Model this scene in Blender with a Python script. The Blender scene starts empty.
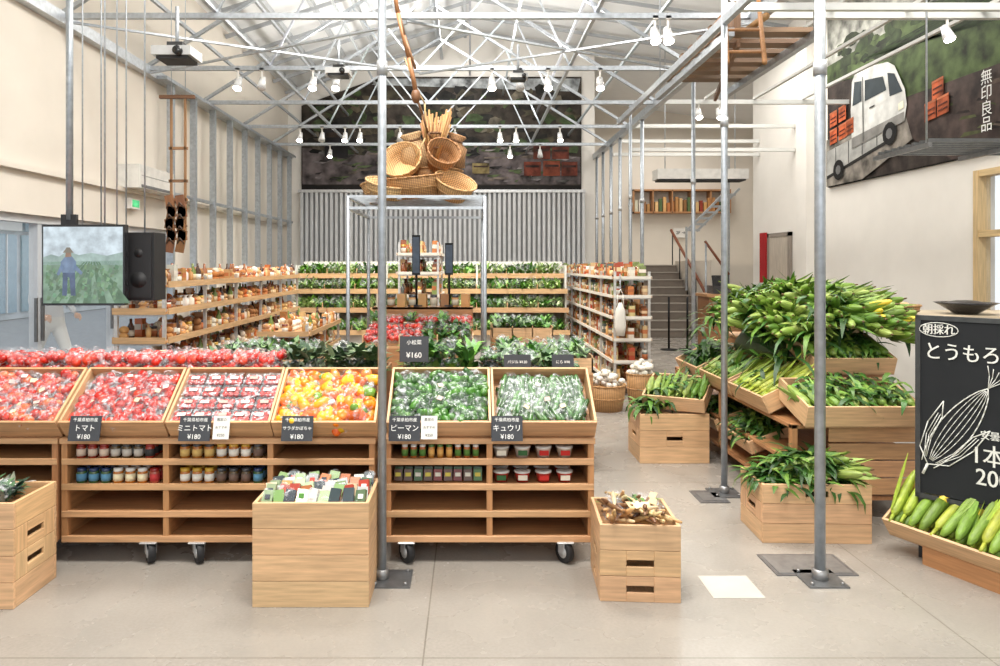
import bpy, math, random
import numpy as np
from mathutils import Matrix, Vector, Euler
R=random.Random(11)
U=R.uniform
def c(r,g,b):
    f=lambda v:((v/255+0.055)/1.055)**2.4 if v>10 else v/255/12.92
    return (f(r),f(g),f(b))
def cv(col,a=0.12):
    k=1+U(-a,a); return tuple(min(1,max(0,x*k*(1+U(-a,a)*0.35))) for x in col)
sc=bpy.context.scene
try: sc.view_settings.view_transform='Standard'
except Exception: pass

# ---------------------------------------------------------------- materials
MATS={}
def newmat(name):
    m=bpy.data.materials.new(name); m.use_nodes=True
    nt=m.node_tree; b=nt.nodes['Principled BSDF']; MATS[name]=m
    return m,nt,b
def mult(nt,a,b,fac=1.0):
    n=nt.nodes.new('ShaderNodeMix'); n.data_type='RGBA'; n.blend_type='MULTIPLY'
    n.inputs[0].default_value=fac
    nt.links.new(a,n.inputs[6]); nt.links.new(b,n.inputs[7]); return n.outputs[2]
def ramp(nt,src,stops):
    n=nt.nodes.new('ShaderNodeValToRGB'); e=n.color_ramp.elements
    while len(e)<len(stops): e.new(0.5)
    for i,(p,cc) in enumerate(stops):
        e[i].position=p; e[i].color=(*cc,1)
    nt.links.new(src,n.inputs[0]); return n.outputs[0]
def noise(nt,vec,scale,detail=3,vscale=None):
    if vscale:
        mp=nt.nodes.new('ShaderNodeMapping'); mp.inputs['Scale'].default_value=vscale
        nt.links.new(vec,mp.inputs[0]); vec=mp.outputs[0]
    n=nt.nodes.new('ShaderNodeTexNoise'); n.inputs['Scale'].default_value=scale
    n.inputs['Detail'].default_value=detail; nt.links.new(vec,n.inputs['Vector']); return n.outputs[0]
def attr(nt,name):
    n=nt.nodes.new('ShaderNodeAttribute'); n.attribute_name=name; return n
def bump(nt,b,src,st,dist=0.01):
    n=nt.nodes.new('ShaderNodeBump'); n.inputs['Strength'].default_value=st; n.inputs['Distance'].default_value=dist
    nt.links.new(src,n.inputs['Height']); nt.links.new(n.outputs[0],b.inputs['Normal'])
def colmat(name,rough,metal=0,nscale=8,lo=0.85,hi=1.1,vs=None,bmp=0,coat=0,spec=0.5,detail=4):
    m,nt,b=newmat(name)
    col=attr(nt,'Col').outputs['Color']; gc=attr(nt,'gc').outputs['Vector']
    nz=noise(nt,gc,nscale,detail,vs)
    r=ramp(nt,nz,[(0.3,(lo,)*3),(0.7,(hi,)*3)])
    nt.links.new(mult(nt,col,r),b.inputs['Base Color'])
    b.inputs['Roughness'].default_value=rough; b.inputs['Metallic'].default_value=metal
    b.inputs['Specular IOR Level'].default_value=spec
    b.inputs['Coat Weight'].default_value=coat
    if bmp: bump(nt,b,nz,bmp,0.004)
    return m
colmat('wood',0.5,0,6,0.72,1.06,(0.8,11,11),0.15,detail=6)
colmat('matte',0.8,0,6,0.93,1.05,spec=0.25)
colmat('gloss',0.26,0,10,0.88,1.06,coat=0.3)
colmat('veg',0.38,0,30,0.75,1.2,spec=0.5)
colmat('leaf',0.45,0,20,0.6,1.15,(1,6,1))
colmat('metal',0.4,0.65,25,0.82,1.1,bmp=0.03)
colmat('rubber',0.6,0,10,0.9,1.1)
colmat('chalk',0.9,0,120,0.75,1.0)
colmat('picture',0.6,0,5,0.22,1.7,spec=0.2,detail=14)
colmat('print',0.6,0,5,0.7,1.2,spec=0.2,detail=12)
# wicker
m,nt,b=newmat('wicker')
col=attr(nt,'Col').outputs['Color']; gc=attr(nt,'gc').outputs['Vector']
def wave(nt,vec,sc_,dirn):
    w=nt.nodes.new('ShaderNodeTexWave'); w.bands_direction=dirn; w.inputs['Scale'].default_value=sc_
    w.inputs['Distortion'].default_value=1.5; nt.links.new(vec,w.inputs[0]); return w.outputs[1]
w1=ramp(nt,wave(nt,gc,22,'Z'),[(0.1,(0.45,)*3),(0.6,(1.1,)*3)])
w2=ramp(nt,wave(nt,gc,16,'X'),[(0.1,(0.65,)*3),(0.6,(1.1,)*3)])
nt.links.new(mult(nt,mult(nt,col,w1),w2),b.inputs['Base Color']); b.inputs['Roughness'].default_value=0.7
# plastic film
m,nt,b=newmat('film')
b.inputs['Base Color'].default_value=(0.93,0.96,1,1); b.inputs['Roughness'].default_value=0.08
nz=noise(nt,attr(nt,'gc').outputs['Vector'],34,5)
bump(nt,b,nz,1.0,0.014)
a=ramp(nt,nz,[(0.53,(0.035,)*3),(0.67,(0.38,)*3)])
nt.links.new(a,b.inputs['Alpha'])
m,nt,b=newmat('glass')
b.inputs['Base Color'].default_value=(0.8,0.88,0.92,1); b.inputs['Roughness'].default_value=0.03
b.inputs['Alpha'].default_value=0.07
def emitmat(name,st):
    m,nt,b=newmat(name); col=attr(nt,'Col').outputs['Color']
    nt.links.new(col,b.inputs['Emission Color']); b.inputs['Emission Strength'].default_value=st
    nt.links.new(col,b.inputs['Base Color'])
emitmat('lamp',30.0)
m,nt,b=newmat('screen')
col=attr(nt,'Col').outputs['Color']
nz=noise(nt,attr(nt,'gc').outputs['Vector'],16,10)
r=ramp(nt,nz,[(0.32,(0.7,)*3),(0.68,(1.25,)*3)])
nt.links.new(mult(nt,col,r),b.inputs['Emission Color']); b.inputs['Emission Strength'].default_value=0.95
b.inputs['Base Color'].default_value=(0.02,0.02,0.02,1); b.inputs['Roughness'].default_value=0.2
# surfaces
def posn(nt): return nt.nodes.new('ShaderNodeNewGeometry').outputs['Position']
m,nt,b=newmat('concrete_floor')
p=posn(nt)
n1=ramp(nt,noise(nt,p,0.7,3),[(0.3,c(145,139,131)),(0.7,c(158,152,144))])
n2=ramp(nt,noise(nt,p,70,3),[(0.3,(0.92,)*3),(0.7,(1.05,)*3)])
n3=ramp(nt,noise(nt,p,2.5,8),[(0.3,(0.93,)*3),(0.7,(1.04,)*3)])
base=mult(nt,mult(nt,n1,n2),n3)
mp=nt.nodes.new('ShaderNodeMapping'); mp.inputs['Location'].default_value=(0.19,-0.55,0); nt.links.new(p,mp.inputs[0])
br=nt.nodes.new('ShaderNodeTexBrick'); br.offset=0; br.inputs['Scale'].default_value=1
br.inputs['Brick Width'].default_value=2.3; br.inputs['Row Height'].default_value=2.3; br.inputs['Mortar Size'].default_value=0.004
br.inputs['Mortar Smooth'].default_value=0.3
br.inputs['Color1'].default_value=(1,1,1,1); br.inputs['Color2'].default_value=(0.96,0.96,0.96,1); br.inputs['Mortar'].default_value=(0.6,0.58,0.55,1)
nt.links.new(mp.outputs[0],br.inputs[0])
nt.links.new(mult(nt,base,br.outputs[0]),b.inputs['Base Color'])
rr=ramp(nt,noise(nt,p,3,5),[(0.3,(0.2,)*3),(0.7,(0.34,)*3)]); nt.links.new(rr,b.inputs['Roughness'])
def plain(name,col,rough=0.8,ns=3,lo=0.97,hi=1.02):
    m,nt,b=newmat(name)
    rgb=nt.nodes.new('ShaderNodeRGB'); rgb.outputs[0].default_value=(*col,1)
    r=ramp(nt,noise(nt,posn(nt),ns,4),[(0.3,(lo,)*3),(0.7,(hi,)*3)])
    nt.links.new(mult(nt,rgb.outputs[0],r),b.inputs['Base Color']); b.inputs['Roughness'].default_value=rough
plain('plaster',c(220,212,200)); plain('plaster_white',c(228,224,217)); plain('ceiling_paint',c(224,225,225))
plain('asphalt',c(150,154,158),0.9,8,0.85,1.1); plain('facade',c(200,206,210),0.8,2,0.8,1.1)
plain('stair_concrete',c(128,118,108),0.8,5,0.9,1.08)

# ---------------------------------------------------------------- builder
def TM(loc=(0,0,0),rot=(0,0,0),scl=(1,1,1)):
    M=Matrix.Translation(loc)@Euler(rot,'XYZ').to_matrix().to_4x4()
    if scl!=(1,1,1): M=M@Matrix.Diagonal((*scl,1))
    return np.array(M)
CUBEV=np.array([(-.5,-.5,-.5),(.5,-.5,-.5),(.5,.5,-.5),(-.5,.5,-.5),(-.5,-.5,.5),(.5,-.5,.5),(.5,.5,.5),(-.5,.5,.5)])
CUBEF=[(0,3,2,1),(4,5,6,7),(0,1,5,4),(1,2,6,5),(2,3,7,6),(3,0,4,7)]
_l={}
def lathe_geo(prof,n):
    k=(tuple(prof),n)
    if k in _l: return _l[k]
    vs=[];fs=[]
    for (r,z) in prof:
        for i in range(n):
            a=2*math.pi*i/n; vs.append((r*math.cos(a),r*math.sin(a),z))
    for j in range(len(prof)-1):
        for i in range(n):
            i2=(i+1)%n; fs.append((j*n+i,j*n+i2,(j+1)*n+i2,(j+1)*n+i))
    fs.append(tuple(reversed(range(n)))); fs.append(tuple((len(prof)-1)*n+i for i in range(n)))
    _l[k]=(np.array(vs),fs); return _l[k]
def sph(nr): return tuple((max(0.001,math.sin(math.pi*i/nr)),-math.cos(math.pi*i/nr)) for i in range(nr+1))
SPH=sph(7)
class B:
    def __init__(s,name): s.name=name;s.V=[];s.F=[];s.mi=[];s.C=[];s.G=[];s.S=[];s.n=0;s.mn=[];s.M=np.eye(4)
    def add(s,vs,fs,mat,col,M=None,smooth=False,gc=None):
        vs=np.asarray(vs,float)
        if gc is None: gc=vs
        if M is not None and gc is vs:
            sx=np.linalg.norm(M[:3,0]),np.linalg.norm(M[:3,1]),np.linalg.norm(M[:3,2]); gc=vs*np.array(sx)
        T=s.M if M is None else s.M@M
        s.V.append(vs@T[:3,:3].T+T[:3,3]); s.G.append(gc+np.array([U(0,50),U(0,50),U(0,50)]))
        s.C.append(np.tile(np.array([*col[:3],1.0]),(len(vs),1)))
        if mat not in s.mn: s.mn.append(mat)
        k=s.mn.index(mat); n=s.n
        s.F.extend([tuple(i+n for i in f) for f in fs]); s.mi.extend([k]*len(fs)); s.S.extend([smooth]*len(fs)); s.n+=len(vs)
    def box(s,ce,sz,mat,col,rot=(0,0,0)):
        vs=CUBEV*np.array(sz); k=int(np.argmax(sz)); gc=vs[:,[k,(k+1)%3,(k+2)%3]]
        s.add(vs,CUBEF,mat,col,TM(ce,rot),False,gc)
    def bx(s,x0,x1,y0,y1,z0,z1,mat,col): s.box(((x0+x1)/2,(y0+y1)/2,(z0+z1)/2),(x1-x0,y1-y0,z1-z0),mat,col)
    def lathe(s,prof,n,mat,col,M=None,smooth=True):
        v,f=lathe_geo(tuple(prof),n); s.add(v,f,mat,col,M,smooth)
    def ball(s,loc,r,mat,col,rot=(0,0,0),n=9):
        if not hasattr(r,'__len__'): r=(r,r,r)
        s.lathe(SPH,n,mat,col,TM(loc,rot,tuple(r)))
    def cyl(s,loc,r,h,mat,col,rot=(0,0,0),n=12): # centre
        v,f=lathe_geo(((1,-.5),(1,.5)),n); v=v*np.array([r,r,h]); s.add(v,f,mat,col,TM(loc,rot),True)
    def al(s,p,q,roll=0):
        p=Vector(p);q=Vector(q); d=q-p
        Mx=Matrix.Translation((p+q)/2)@d.to_track_quat('Z','Y').to_matrix().to_4x4()@Matrix.Rotation(roll,4,'Z')
        return np.array(Mx),d.length
    def tube(s,p,q,r,mat,col,n=8):
        M,l=s.al(p,q); v,f=lathe_geo(((1,-.5),(1,.5)),n); s.add(v*np.array([r,r,l]),f,mat,col,M,True)
    def bar(s,p,q,w,h,mat,col):
        M,l=s.al(p,q); vs=CUBEV*np.array([w,h,l]); s.add(vs,CUBEF,mat,col,M,False,vs[:,[2,0,1]])
    def path(s,pts,r,mat,col,n=6):
        for a,b_ in zip(pts[:-1],pts[1:]): s.tube(a,b_,r,mat,col,n)
    def poly(s,pts,mat,col): s.add(np.array(pts),[tuple(range(len(pts)))],mat,col)
    def blade(s,p,yaw,pitch,L,w,mat,col,bend=0.9,seg=4):
        vs=[];x=0;z=0;a=pitch
        for i in range(seg+1):
            t=i/seg; ww=w*math.sin(math.pi*min(0.97,0.18+0.82*t))
            vs+= [(x,-ww/2,z+ww*0.15),(x,ww/2,z+ww*0.15)]
            x+=L/seg*math.cos(a); z+=L/seg*math.sin(a); a-=bend/seg
        fs=[(2*i,2*i+1,2*i+3,2*i+2) for i in range(seg)]
        s.add(vs,fs,mat,col,TM(p,(0,0,yaw)),True)
    def text(s,txt,size,mat,col,M):
        v,f=text_geo(txt); 
        if len(v): s.add(v*np.array([size,size,size]),f,mat,col,M,False)
    def done(s,bevel=0):
        V=np.vstack(s.V); lo=V.min(0); hi=V.max(0); o=np.array([(lo[0]+hi[0])/2,(lo[1]+hi[1])/2,lo[2]])
        me=bpy.data.meshes.new(s.name); me.from_pydata((V-o).tolist(),[],s.F)
        for k in s.mn: me.materials.append(MATS[k])
        me.polygons.foreach_set('material_index',s.mi); me.polygons.foreach_set('use_smooth',s.S)
        a=me.attributes.new('Col','FLOAT_COLOR','POINT'); a.data.foreach_set('color',np.vstack(s.C).ravel())
        a=me.attributes.new('gc','FLOAT_VECTOR','POINT'); a.data.foreach_set('vector',np.vstack(s.G).ravel())
        me.update()
        ob=bpy.data.objects.new(s.name,me); ob.location=o; sc.collection.objects.link(ob)
        if bevel:
            md=ob.modifiers.new('bevel','BEVEL'); md.width=bevel; md.segments=1; md.limit_method='ANGLE'
        return ob
_t={}
def text_geo(txt):
    if txt in _t: return _t[txt]
    cu=bpy.data.curves.new('t','FONT'); cu.body=txt; cu.align_x='CENTER'; cu.align_y='CENTER'; cu.resolution_u=3
    ob=bpy.data.objects.new('t',cu); sc.collection.objects.link(ob)
    bpy.context.view_layer.update()
    dg=bpy.context.evaluated_depsgraph_get(); oe=ob.evaluated_get(dg); me=oe.to_mesh()
    v=np.array([tuple(x.co) for x in me.vertices]).reshape(-1,3); f=[tuple(p.vertices) for p in me.polygons]
    oe.to_mesh_clear(); bpy.data.objects.remove(ob); _t[txt]=(v,f); return _t[txt]

WOOD=c(204,158,114); WOODD=c(178,128,84); WOODL=c(218,178,134); STEEL=c(168,174,180); DARK=c(58,58,60); WHITE=c(232,229,223)
BLACK=c(22,22,23)

# ---------------------------------------------------------------- room shell
def simple(name,boxes,mat):
    b_=B(name)
    for q in boxes: b_.bx(*q,mat,(1,1,1))
    return b_.done()
def zr(X): return 5.35+(X+3.9)*1.25/3.9 if X<0 else 6.6-X*0.15
simple('floor',[(-3.95,8.3,-2.5,19.3,-0.1,0)],'concrete_floor')
simple('wall_left',[(-4.1,-3.9,-2.5,9.2,2.05,5.4),(-4.1,-3.9,9.2,15.2,0,5.4),(-3.9,-3.84,-2.5,15,2.42,2.47)],'plaster')
b_=B('wall_back')
b_.add([(-3.9,15,0),(2.67,15,0),(2.67,15,zr(2.67)),(0,15,6.6),(-3.9,15,5.35),(-3.9,15.2,0),(2.67,15.2,0),(2.67,15.2,zr(2.67)),(0,15.2,6.6),(-3.9,15.2,5.35)],
  [(0,1,2,3,4),(5,9,8,7,6),(1,6,7,2),(0,4,9,5),(2,7,8,3),(3,8,9,4),(0,5,6,1)],'plaster_white',(1,1,1)); b_.done()
simple('wall_annex_left',[(2.57,2.67,15.2,19.2,0,6.2)],'plaster_white')
simple('wall_annex_back',[(2.57,8.3,19.2,19.3,0,6.2)],'plaster')
simple('wall_annex_right',[(8.2,8.3,13.6,19.2,0,5.4),(5.7,8.2,13.5,13.6,0,5.5)],'plaster_white')
simple('wall_right',[(5.5,5.7,-2.5,6.5,0,5.76),(5.5,5.7,7.6,13.6,0,5.76),(5.5,5.7,6.5,7.6,2.62,5.76)],'plaster_white')
simple('trim_1',[(5.38,5.5,11.2,11.55,0,5.7)],'plaster_white')
b_=B('ceiling')
X0,X1=-4.1,8.3
for a,bb in ((X0,0),(0,X1)):
    b_.add([(a,-2.5,zr(a)),(bb,-2.5,zr(bb)),(bb,19.3,zr(bb)),(a,19.3,zr(a)),(a,-2.5,zr(a)+.1),(bb,-2.5,zr(bb)+.1),(bb,19.3,zr(bb)+.1),(a,19.3,zr(a)+.1)],CUBEF,'ceiling_paint',(1,1,1))
b_.done()
# back slatted wall
b_=B('slatted_wall_panel')
b_.bx(-3.6,2.4,14.93,14.98,1.0,3.16,'matte',c(150,150,150))
x=-3.6
while x<2.4:
    b_.bx(x,x+.055,14.86,14.93,0.9,3.16,'matte',c(206,207,208)); x+=.105
b_.bx(-3.65,2.45,14.84,14.95,3.14,3.2,'metal',c(215,215,215)); b_.done()
# back mural
b_=B('farm_photo_mural'); y=14.95
zt=5.62
def ztop(x): return min(zt,5.0+(x+3.6)*.36)
b_.bx(-3.6,2.38,14.955,14.985,3.2,4.9,'matte',c(30,28,27))
b_.poly([(-3.6,y,3.3),(2.38,y,3.3),(2.38,y,zt),(-1.9,y,zt),(-3.6,y,5.0)],'picture',c(54,48,42))
y-=.006
b_.poly([(-3.58,y,3.32),(2.36,y,3.32),(2.36,y,3.9),(1.0,y,4.1),(-.8,y,4.2),(-2.4,y,4.0),(-3.58,y,4.1)],'picture',c(92,84,84))
b_.poly([(-2.1,y-.002,5.45),(2.3,y-.002,5.3),(2.36,y-.002,5.58),(-1.85,y-.002,5.58)],'picture',c(150,154,156))
for i in range(260):
    a=U(-3.4,2.15);z=U(4.0,min(5.35,ztop(a)-.12));r=U(.04,.2)
    b_.poly([(a+r*math.cos(t)*U(.5,1.4),y-.004-i*.00004,min(ztop(a)-.02,z+r*.7*math.sin(t)*U(.5,1.4))) for t in np.linspace(0,5.6,8)],'picture',R.choice([c(34,33,30),c(62,58,46),c(78,70,56),c(26,26,26),c(56,70,42),c(96,90,78),c(48,44,40),c(70,62,54),c(64,76,50)]))
for i in range(130):
    a=U(-3.45,2.0);z=U(3.36,4.15);w=U(.1,.5)
    b_.poly([(a,y-.016-i*.00003,z),(a+w*.5,y-.016-i*.00003,z+U(-.03,.0)),(a+w*.9,y-.016-i*.00003,z+U(.03,.06)),(a+.03,y-.016-i*.00003,z+.03)],'picture',R.choice([c(70,66,68),c(124,118,118),c(46,43,44),c(104,94,86),c(78,90,60),c(90,88,86)]))
for (a,z,w,h,cc) in [(.05,3.55,.36,.22,c(120,106,70)),(1.15,3.5,.36,.3,c(104,50,36)),(1.56,3.5,.36,.32,c(112,56,38)),(1.95,3.5,.34,.3,c(96,48,36)),(1.35,3.86,.36,.28,c(92,46,34)),(1.75,3.86,.36,.26,c(100,50,38)),(-3.1,3.9,.5,.7,c(30,28,30)),(-.8,3.6,.3,.7,c(40,38,42))]:
    b_.poly([(a,y-.022,z+h),(a,y-.022,z),(a+w,y-.022,z),(a+w,y-.022,z+h)],'picture',cc)
    b_.poly([(a+.03,y-.026,z+h*.75),(a+.03,y-.026,z+h*.6),(a+w-.03,y-.026,z+h*.6),(a+w-.03,y-.026,z+h*.75)],'picture',cv(c(50,36,30),.3))
b_.done()
# right mural
b_=B('delivery_truck_mural'); xx=5.46
def Q(d,z,k=0): return (xx-k,d,z)
def MP(pts,cc,k,mt='print'): b_.poly([Q(d,z,k*.004) for d,z in pts],mt,cc)
b_.bx(5.465,5.495,3.0,10.7,2.78,5.45,'matte',c(40,40,36))
MP([(3.0,2.79),(10.68,2.79),(10.68,5.44),(3.0,5.44)],c(58,50,46),1,'picture')
MP([(3.0,4.6),(10.68,4.55),(10.68,5.44),(3.0,5.44)],c(150,150,142),2,'picture')
MP([(3.0,3.6),(8.8,3.7),(9.9,4.25),(10.68,4.35),(10.68,4.62),(3.0,4.75)],c(68,82,48),3,'picture')
for i in range(130):
    d=U(3.1,10.4); z=U(4.4,4.85); r=U(.06,.2)
    MP([(d+r*math.cos(t)*U(.7,1.3),z+r*.6*math.sin(t)*U(.6,1.2)) for t in np.linspace(0,5.6,8)],R.choice([c(34,44,26),c(50,62,36),c(70,82,50),c(44,52,34)]),3.2+i*.003,'picture')
for i in range(12):
    MP([(3.0,3.62+.085*i),(8.6+.1*i,4.3+.012*i),(8.6+.1*i,4.32+.012*i),(3.0,3.66+.085*i)],c(40,54,26),4,'picture')
MP([(3.0,2.79),(7.9,2.79),(8.9,3.3),(9.3,3.7),(3.0,3.62)],c(66,54,50),5,'picture')
MP([(10.68,2.79),(9.7,2.79),(8.6,3.15),(8.75,3.5),(10.68,3.5)],c(124,118,110),6,'picture')
for i in range(60):
    d=U(3.2,8.2); z=U(2.85,3.5); w=U(.1,.4)
    MP([(d,z),(d+w,z+U(.0,.05)),(d+w*.8,z+.05),(d+.02,z+.03)],R.choice([c(40,34,30),c(84,72,64),c(70,74,44)]),5.3+i*.005,'picture')
MP([(10.65,2.95),(9.0,3.25),(9.0,3.5),(10.65,3.32)],c(170,170,166),7)
MP([(10.65,2.9),(9.0,3.2),(9.0,3.25),(10.65,2.95)],c(40,38,36),7)
for q in (10.4,10.05,9.7,9.35): MP([(q,3.0+(10.4-q)*.18),(q-.02,3.0+(10.4-q)*.18),(q-.02,3.34+(10.4-q)*.12),(q,3.34+(10.4-q)*.12)],c(90,90,88),8)
MP([(9.95,3.25),(8.75,3.4),(8.7,3.6),(8.74,3.8),(8.95,4.15),(9.1,4.24),(9.5,4.3),(9.85,4.32),(9.95,4.2),(9.98,3.8)],c(206,206,202),8)
MP([(9.95,3.25),(8.75,3.4),(8.75,3.52),(9.95,3.4)],c(140,138,134),9)
MP([(9.62,3.85),(9.12,3.88),(9.2,4.08),(9.62,4.14)],c(54,62,66),9)
MP([(9.05,3.78),(8.78,3.78),(8.95,4.05),(9.1,4.1)],c(50,58,64),9)
MP([(9.93,3.85),(9.7,3.87),(9.7,4.15),(9.88,4.18)],c(64,72,76),9)
MP([(9.66,3.3),(9.64,3.3),(9.66,4.2),(9.68,4.2)],c(96,96,94),10); MP([(9.5,3.72),(9.38,3.73),(9.38,3.75),(9.5,3.74)],c(60,60,60),10)
MP([(8.86,3.55),(8.75,3.57),(8.76,3.66),(8.86,3.64)],c(230,226,200),10)
for dd,z in ((9.05,3.3),(10.3,3.0)):
    MP([(dd+.15*math.cos(t),z+.15*math.sin(t)) for t in np.linspace(0,6.28,14)[:-1]],c(26,25,25),10)
    MP([(dd+.07*math.cos(t),z+.07*math.sin(t)) for t in np.linspace(0,6.28,10)[:-1]],c(110,110,110),11)
for d0,z0 in ((10.55,3.4),(10.3,3.43),(10.55,3.66),(10.3,3.69),(10.1,3.46),(8.35,3.3),(8.13,3.32),(8.22,3.53)):
    cc=cv(c(176,88,52),.15)
    MP([(d0,z0),(d0-.2,z0+.02),(d0-.2,z0+.24),(d0,z0+.22)],cc,9,'picture')
    for q in (.05,.11): MP([(d0-.02,z0+q),(d0-.18,z0+q+.02),(d0-.18,z0+q+.04),(d0-.02,z0+q+.02)],c(90,44,30),10)
    MP([(d0-.0,z0+.19),(d0-.2,z0+.21),(d0-.2,z0+.235),(d0,z0+.215)],c(186,110,76),10)
Mt=np.array(Matrix.Translation((5.4,7.32,3.98))@Matrix.Rotation(-math.pi/2,4,'Z')@Matrix.Rotation(math.pi/2,4,'X'))
for i,ch in enumerate('無印良品'):
    T=Mt.copy(); T[2,3]=3.56-i*.165; b_.text(ch,.17,'matte',c(235,235,232),T)
b_.done()
# left windows
b_=B('window_1')
for i in range(7):
    y=1.0+i*1.36
    b_.bx(-4.04,-3.96,y-.03,y+.03,0,2.05,'matte',c(190,194,198))
b_.bx(-4.05,-3.95,-2.4,9.2,1.98,2.05,'matte',c(200,202,204)); b_.bx(-4.05,-3.95,-2.4,9.2,0,.12,'matte',c(190,190,190))
for y in (6.35,6.45,7.7,7.8): b_.bx(-3.955,-3.93,y,y+.02,.9,1.3,'metal',c(120,120,120))
b_.bx(-4.005,-3.995,-2.4,9.2,.1,2.0,'glass',(1,1,1)); b_.done()
b_=B('door_2'); WF=c(214,186,138)
for y in (6.5,7.03,7.53): b_.bx(5.46,5.6,y,y+.07,0,2.62,'wood',WF)
for z in (0,.85,1.9,2.55): b_.bx(5.47,5.6,6.5,7.6,z,z+.07,'wood',WF)
b_.bx(5.52,5.55,6.5,7.6,.05,.9,'wood',c(200,170,122))
b_.bx(5.55,5.56,6.5,7.6,.9,2.6,'glass',(1,1,1)); b_.cyl((5.45,7.0,1.05),.012,.25,'metal',STEEL); b_.done()
# outside
simple('street_ground',[(-40,-4.1,-10,40,-0.15,-0.02),(5.7,30,-10,13,-0.15,-0.02)],'asphalt')
b_=B('street_building_facade')
b_.bx(-14,-13.5,-5,45,0,6.5,'facade',(1,1,1))
for i in range(40):
    y=-3+i*1.2; b_.bx(-13.48,-13.3,y-.05,y+1.0,2.6,2.9,'matte',R.choice([c(70,110,150),c(170,80,70),c(120,140,150),c(200,200,196)])); b_.bx(-13.49,-13.43,y,y+.95,.2,2.5,'gloss',cv(c(116,138,156),.4)); b_.bx(-13.46,-13.4,y+.45,y+.5,.2,2.5,'matte',c(220,220,220)); b_.bx(-13.49,-13.43,y+.1,y+.8,3.3,4.6,'gloss',c(110,130,146))
b_.done()
b_=B('traffic_cone')
b_.M=TM((-7.6,11.0,0)); b_.lathe(((.15,.03),(.05,.5),(.025,.7)),12,'gloss',c(230,80,40)); b_.box((0,0,.015),(.38,.38,.03),'rubber',c(200,60,30)); b_.lathe(((.112,.22),(.085,.34)),12,'matte',WHITE); b_.done()

# ---------------------------------------------------------------- steel structure
b_=B('steel_roof_frame')
G=c(182,187,192)
TD=[3.3,4.9,6.6,8.35,10.1,11.85,13.6]
for d in TD:
    b_.bx(-3.88,2.72,d-.025,d+.025,3.92,3.97,'metal',G)
    b_.bar((-3.88,d,4.0-.05),(-.6,d,6.0),.04,.04,'metal',G); b_.bar((-.6,d,6.0),(2.7,d,3.95),.04,.04,'metal',G)
    for a,q in ((-2.4,-1.7),(-.6,-1.7),(-.6,.6),(1.2,.6)):
        zq=3.95+(q+3.88)*2.05/3.28 if q<-.6 else 6.0-(q+.6)*2.05/3.3
        b_.bar((a,d,3.95),(q,d,zq),.022,.022,'metal',cv(G,.1))
for xq,zq in ((-3.85,3.92),(2.68,3.92)):
    b_.bx(xq-.045,xq+.045,1,15,zq-.055,zq+.055,'metal',c(200,204,208))
for xq in (-2.4,1.2): b_.bx(xq-.018,xq+.018,1,15,3.98,4.015,'metal',G)
for xq in (-3.3,-2.6,-1.9,-1.2): zq=3.95+(xq+3.88)*2.05/3.28; b_.bx(xq-.016,xq+.016,1,15,zq+.03,zq+.07,'metal',cv(G,.08))
b_.bx(-.63,-.57,1,15,6.0,6.06,'metal',G)
for xq in (0,.7,1.4,2.1): zq=6.0-(xq+.6)*2.05/3.3; b_.bx(xq-.016,xq+.016,1,15,zq+.03,zq+.07,'metal',cv(G,.08))
for i,(d,e) in enumerate(zip(TD[:-1],TD[1:])):
    if i%2==0 and i<4:
        b_.bar((-3.85,d,3.9),(-.6,e,3.9),.03,.02,'metal',G); b_.bar((-.6,d,3.88),(-3.85,e,3.88),.03,.02,'metal',G)
        b_.bar((-.6,d,3.9),(2.65,e,3.9),.03,.02,'metal',G); b_.bar((2.65,d,3.88),(-.6,e,3.88),.03,.02,'metal',G)
b_.done()
b_=B('roof_purlins')
for i in range(7):
    xq=-3.7+i*.6; b_.bx(xq-.03,xq+.03,-2,14.95,zr(xq)-.12,zr(xq)-.02,'matte',c(176,179,181))
y=1.2
while y<14.9:
    b_.bar((-3.88,y,zr(-3.88)-.14),(-.02,y,zr(0)-.14),.03,.06,'matte',c(166,169,172)); b_.bar((.02,y,zr(0)-.1),(5.45,y,zr(5.45)-.1),.03,.06,'matte',c(166,169,172)); y+=.9
b_.done()
b_=B('steel_cross_beams')
for d,z in ((4.9,3.95),(6.6,3.95),(10.1,3.95),(11.85,3.95),(11.85,3.55),(13.3,3.95),(13.3,3.7)):
    b_.bx(2.72,5.49 if d<11 or d>11.6 else 5.37,d-.03,d+.03,z-.03,z+.03,'matte',c(216,216,212))
for xq in (3.4,4.1,4.8): b_.bx(xq-.02,xq+.02,4.9,10.1,3.985,4.02,'matte',c(206,206,202))
b_.bx(1.76,1.80,3.0,8.4,3.28,3.34,'metal',G)
b_.bx(1.8,5.49,4.88,4.92,3.38,3.43,'matte',c(206,206,202))
b_.done()
def column(x,y,r=.026,top=4.0,plate=True,px=0):
    b=B('steel_column'); b.cyl((x,y,top/2),r,top,'metal',STEEL,n=14)
    b.cyl((x,y,2.6),r*1.25,.07,'metal',c(180,182,184),n=14)
    if plate:
        b.bx(x-.1+px,x+.1+px,y-.1,y+.1,0,.008,'metal',c(120,122,124)); b.cyl((x,y,.03),r*1.5,.05,'metal',c(150,150,150),n=14)
        for i in (-1,1):
            for j in (-1,1): b.cyl((x+px+i*.075,y+j*.075,.014),.009,.014,'metal',c(150,150,150),n=6)
    b.done()
column(-.447,3.56,.022,px=.05); column(1.78,3.56,.026); column(1.78,4.9,.022)
for d in (10.9,11.7,12.5,13.3,14.1,14.8): column(2.68,d,.03,3.9,False)
column(2.68,8.4,.024,3.9); column(2.36,10.3,.02,3.95,False)
b_=B('wall_stud_row')
y=8.8
while y<14.8:
    b_.bx(-3.8,-3.72,y-.03,y+.03,0,3.9,'metal',c(180,187,194)); y+=.72
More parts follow.
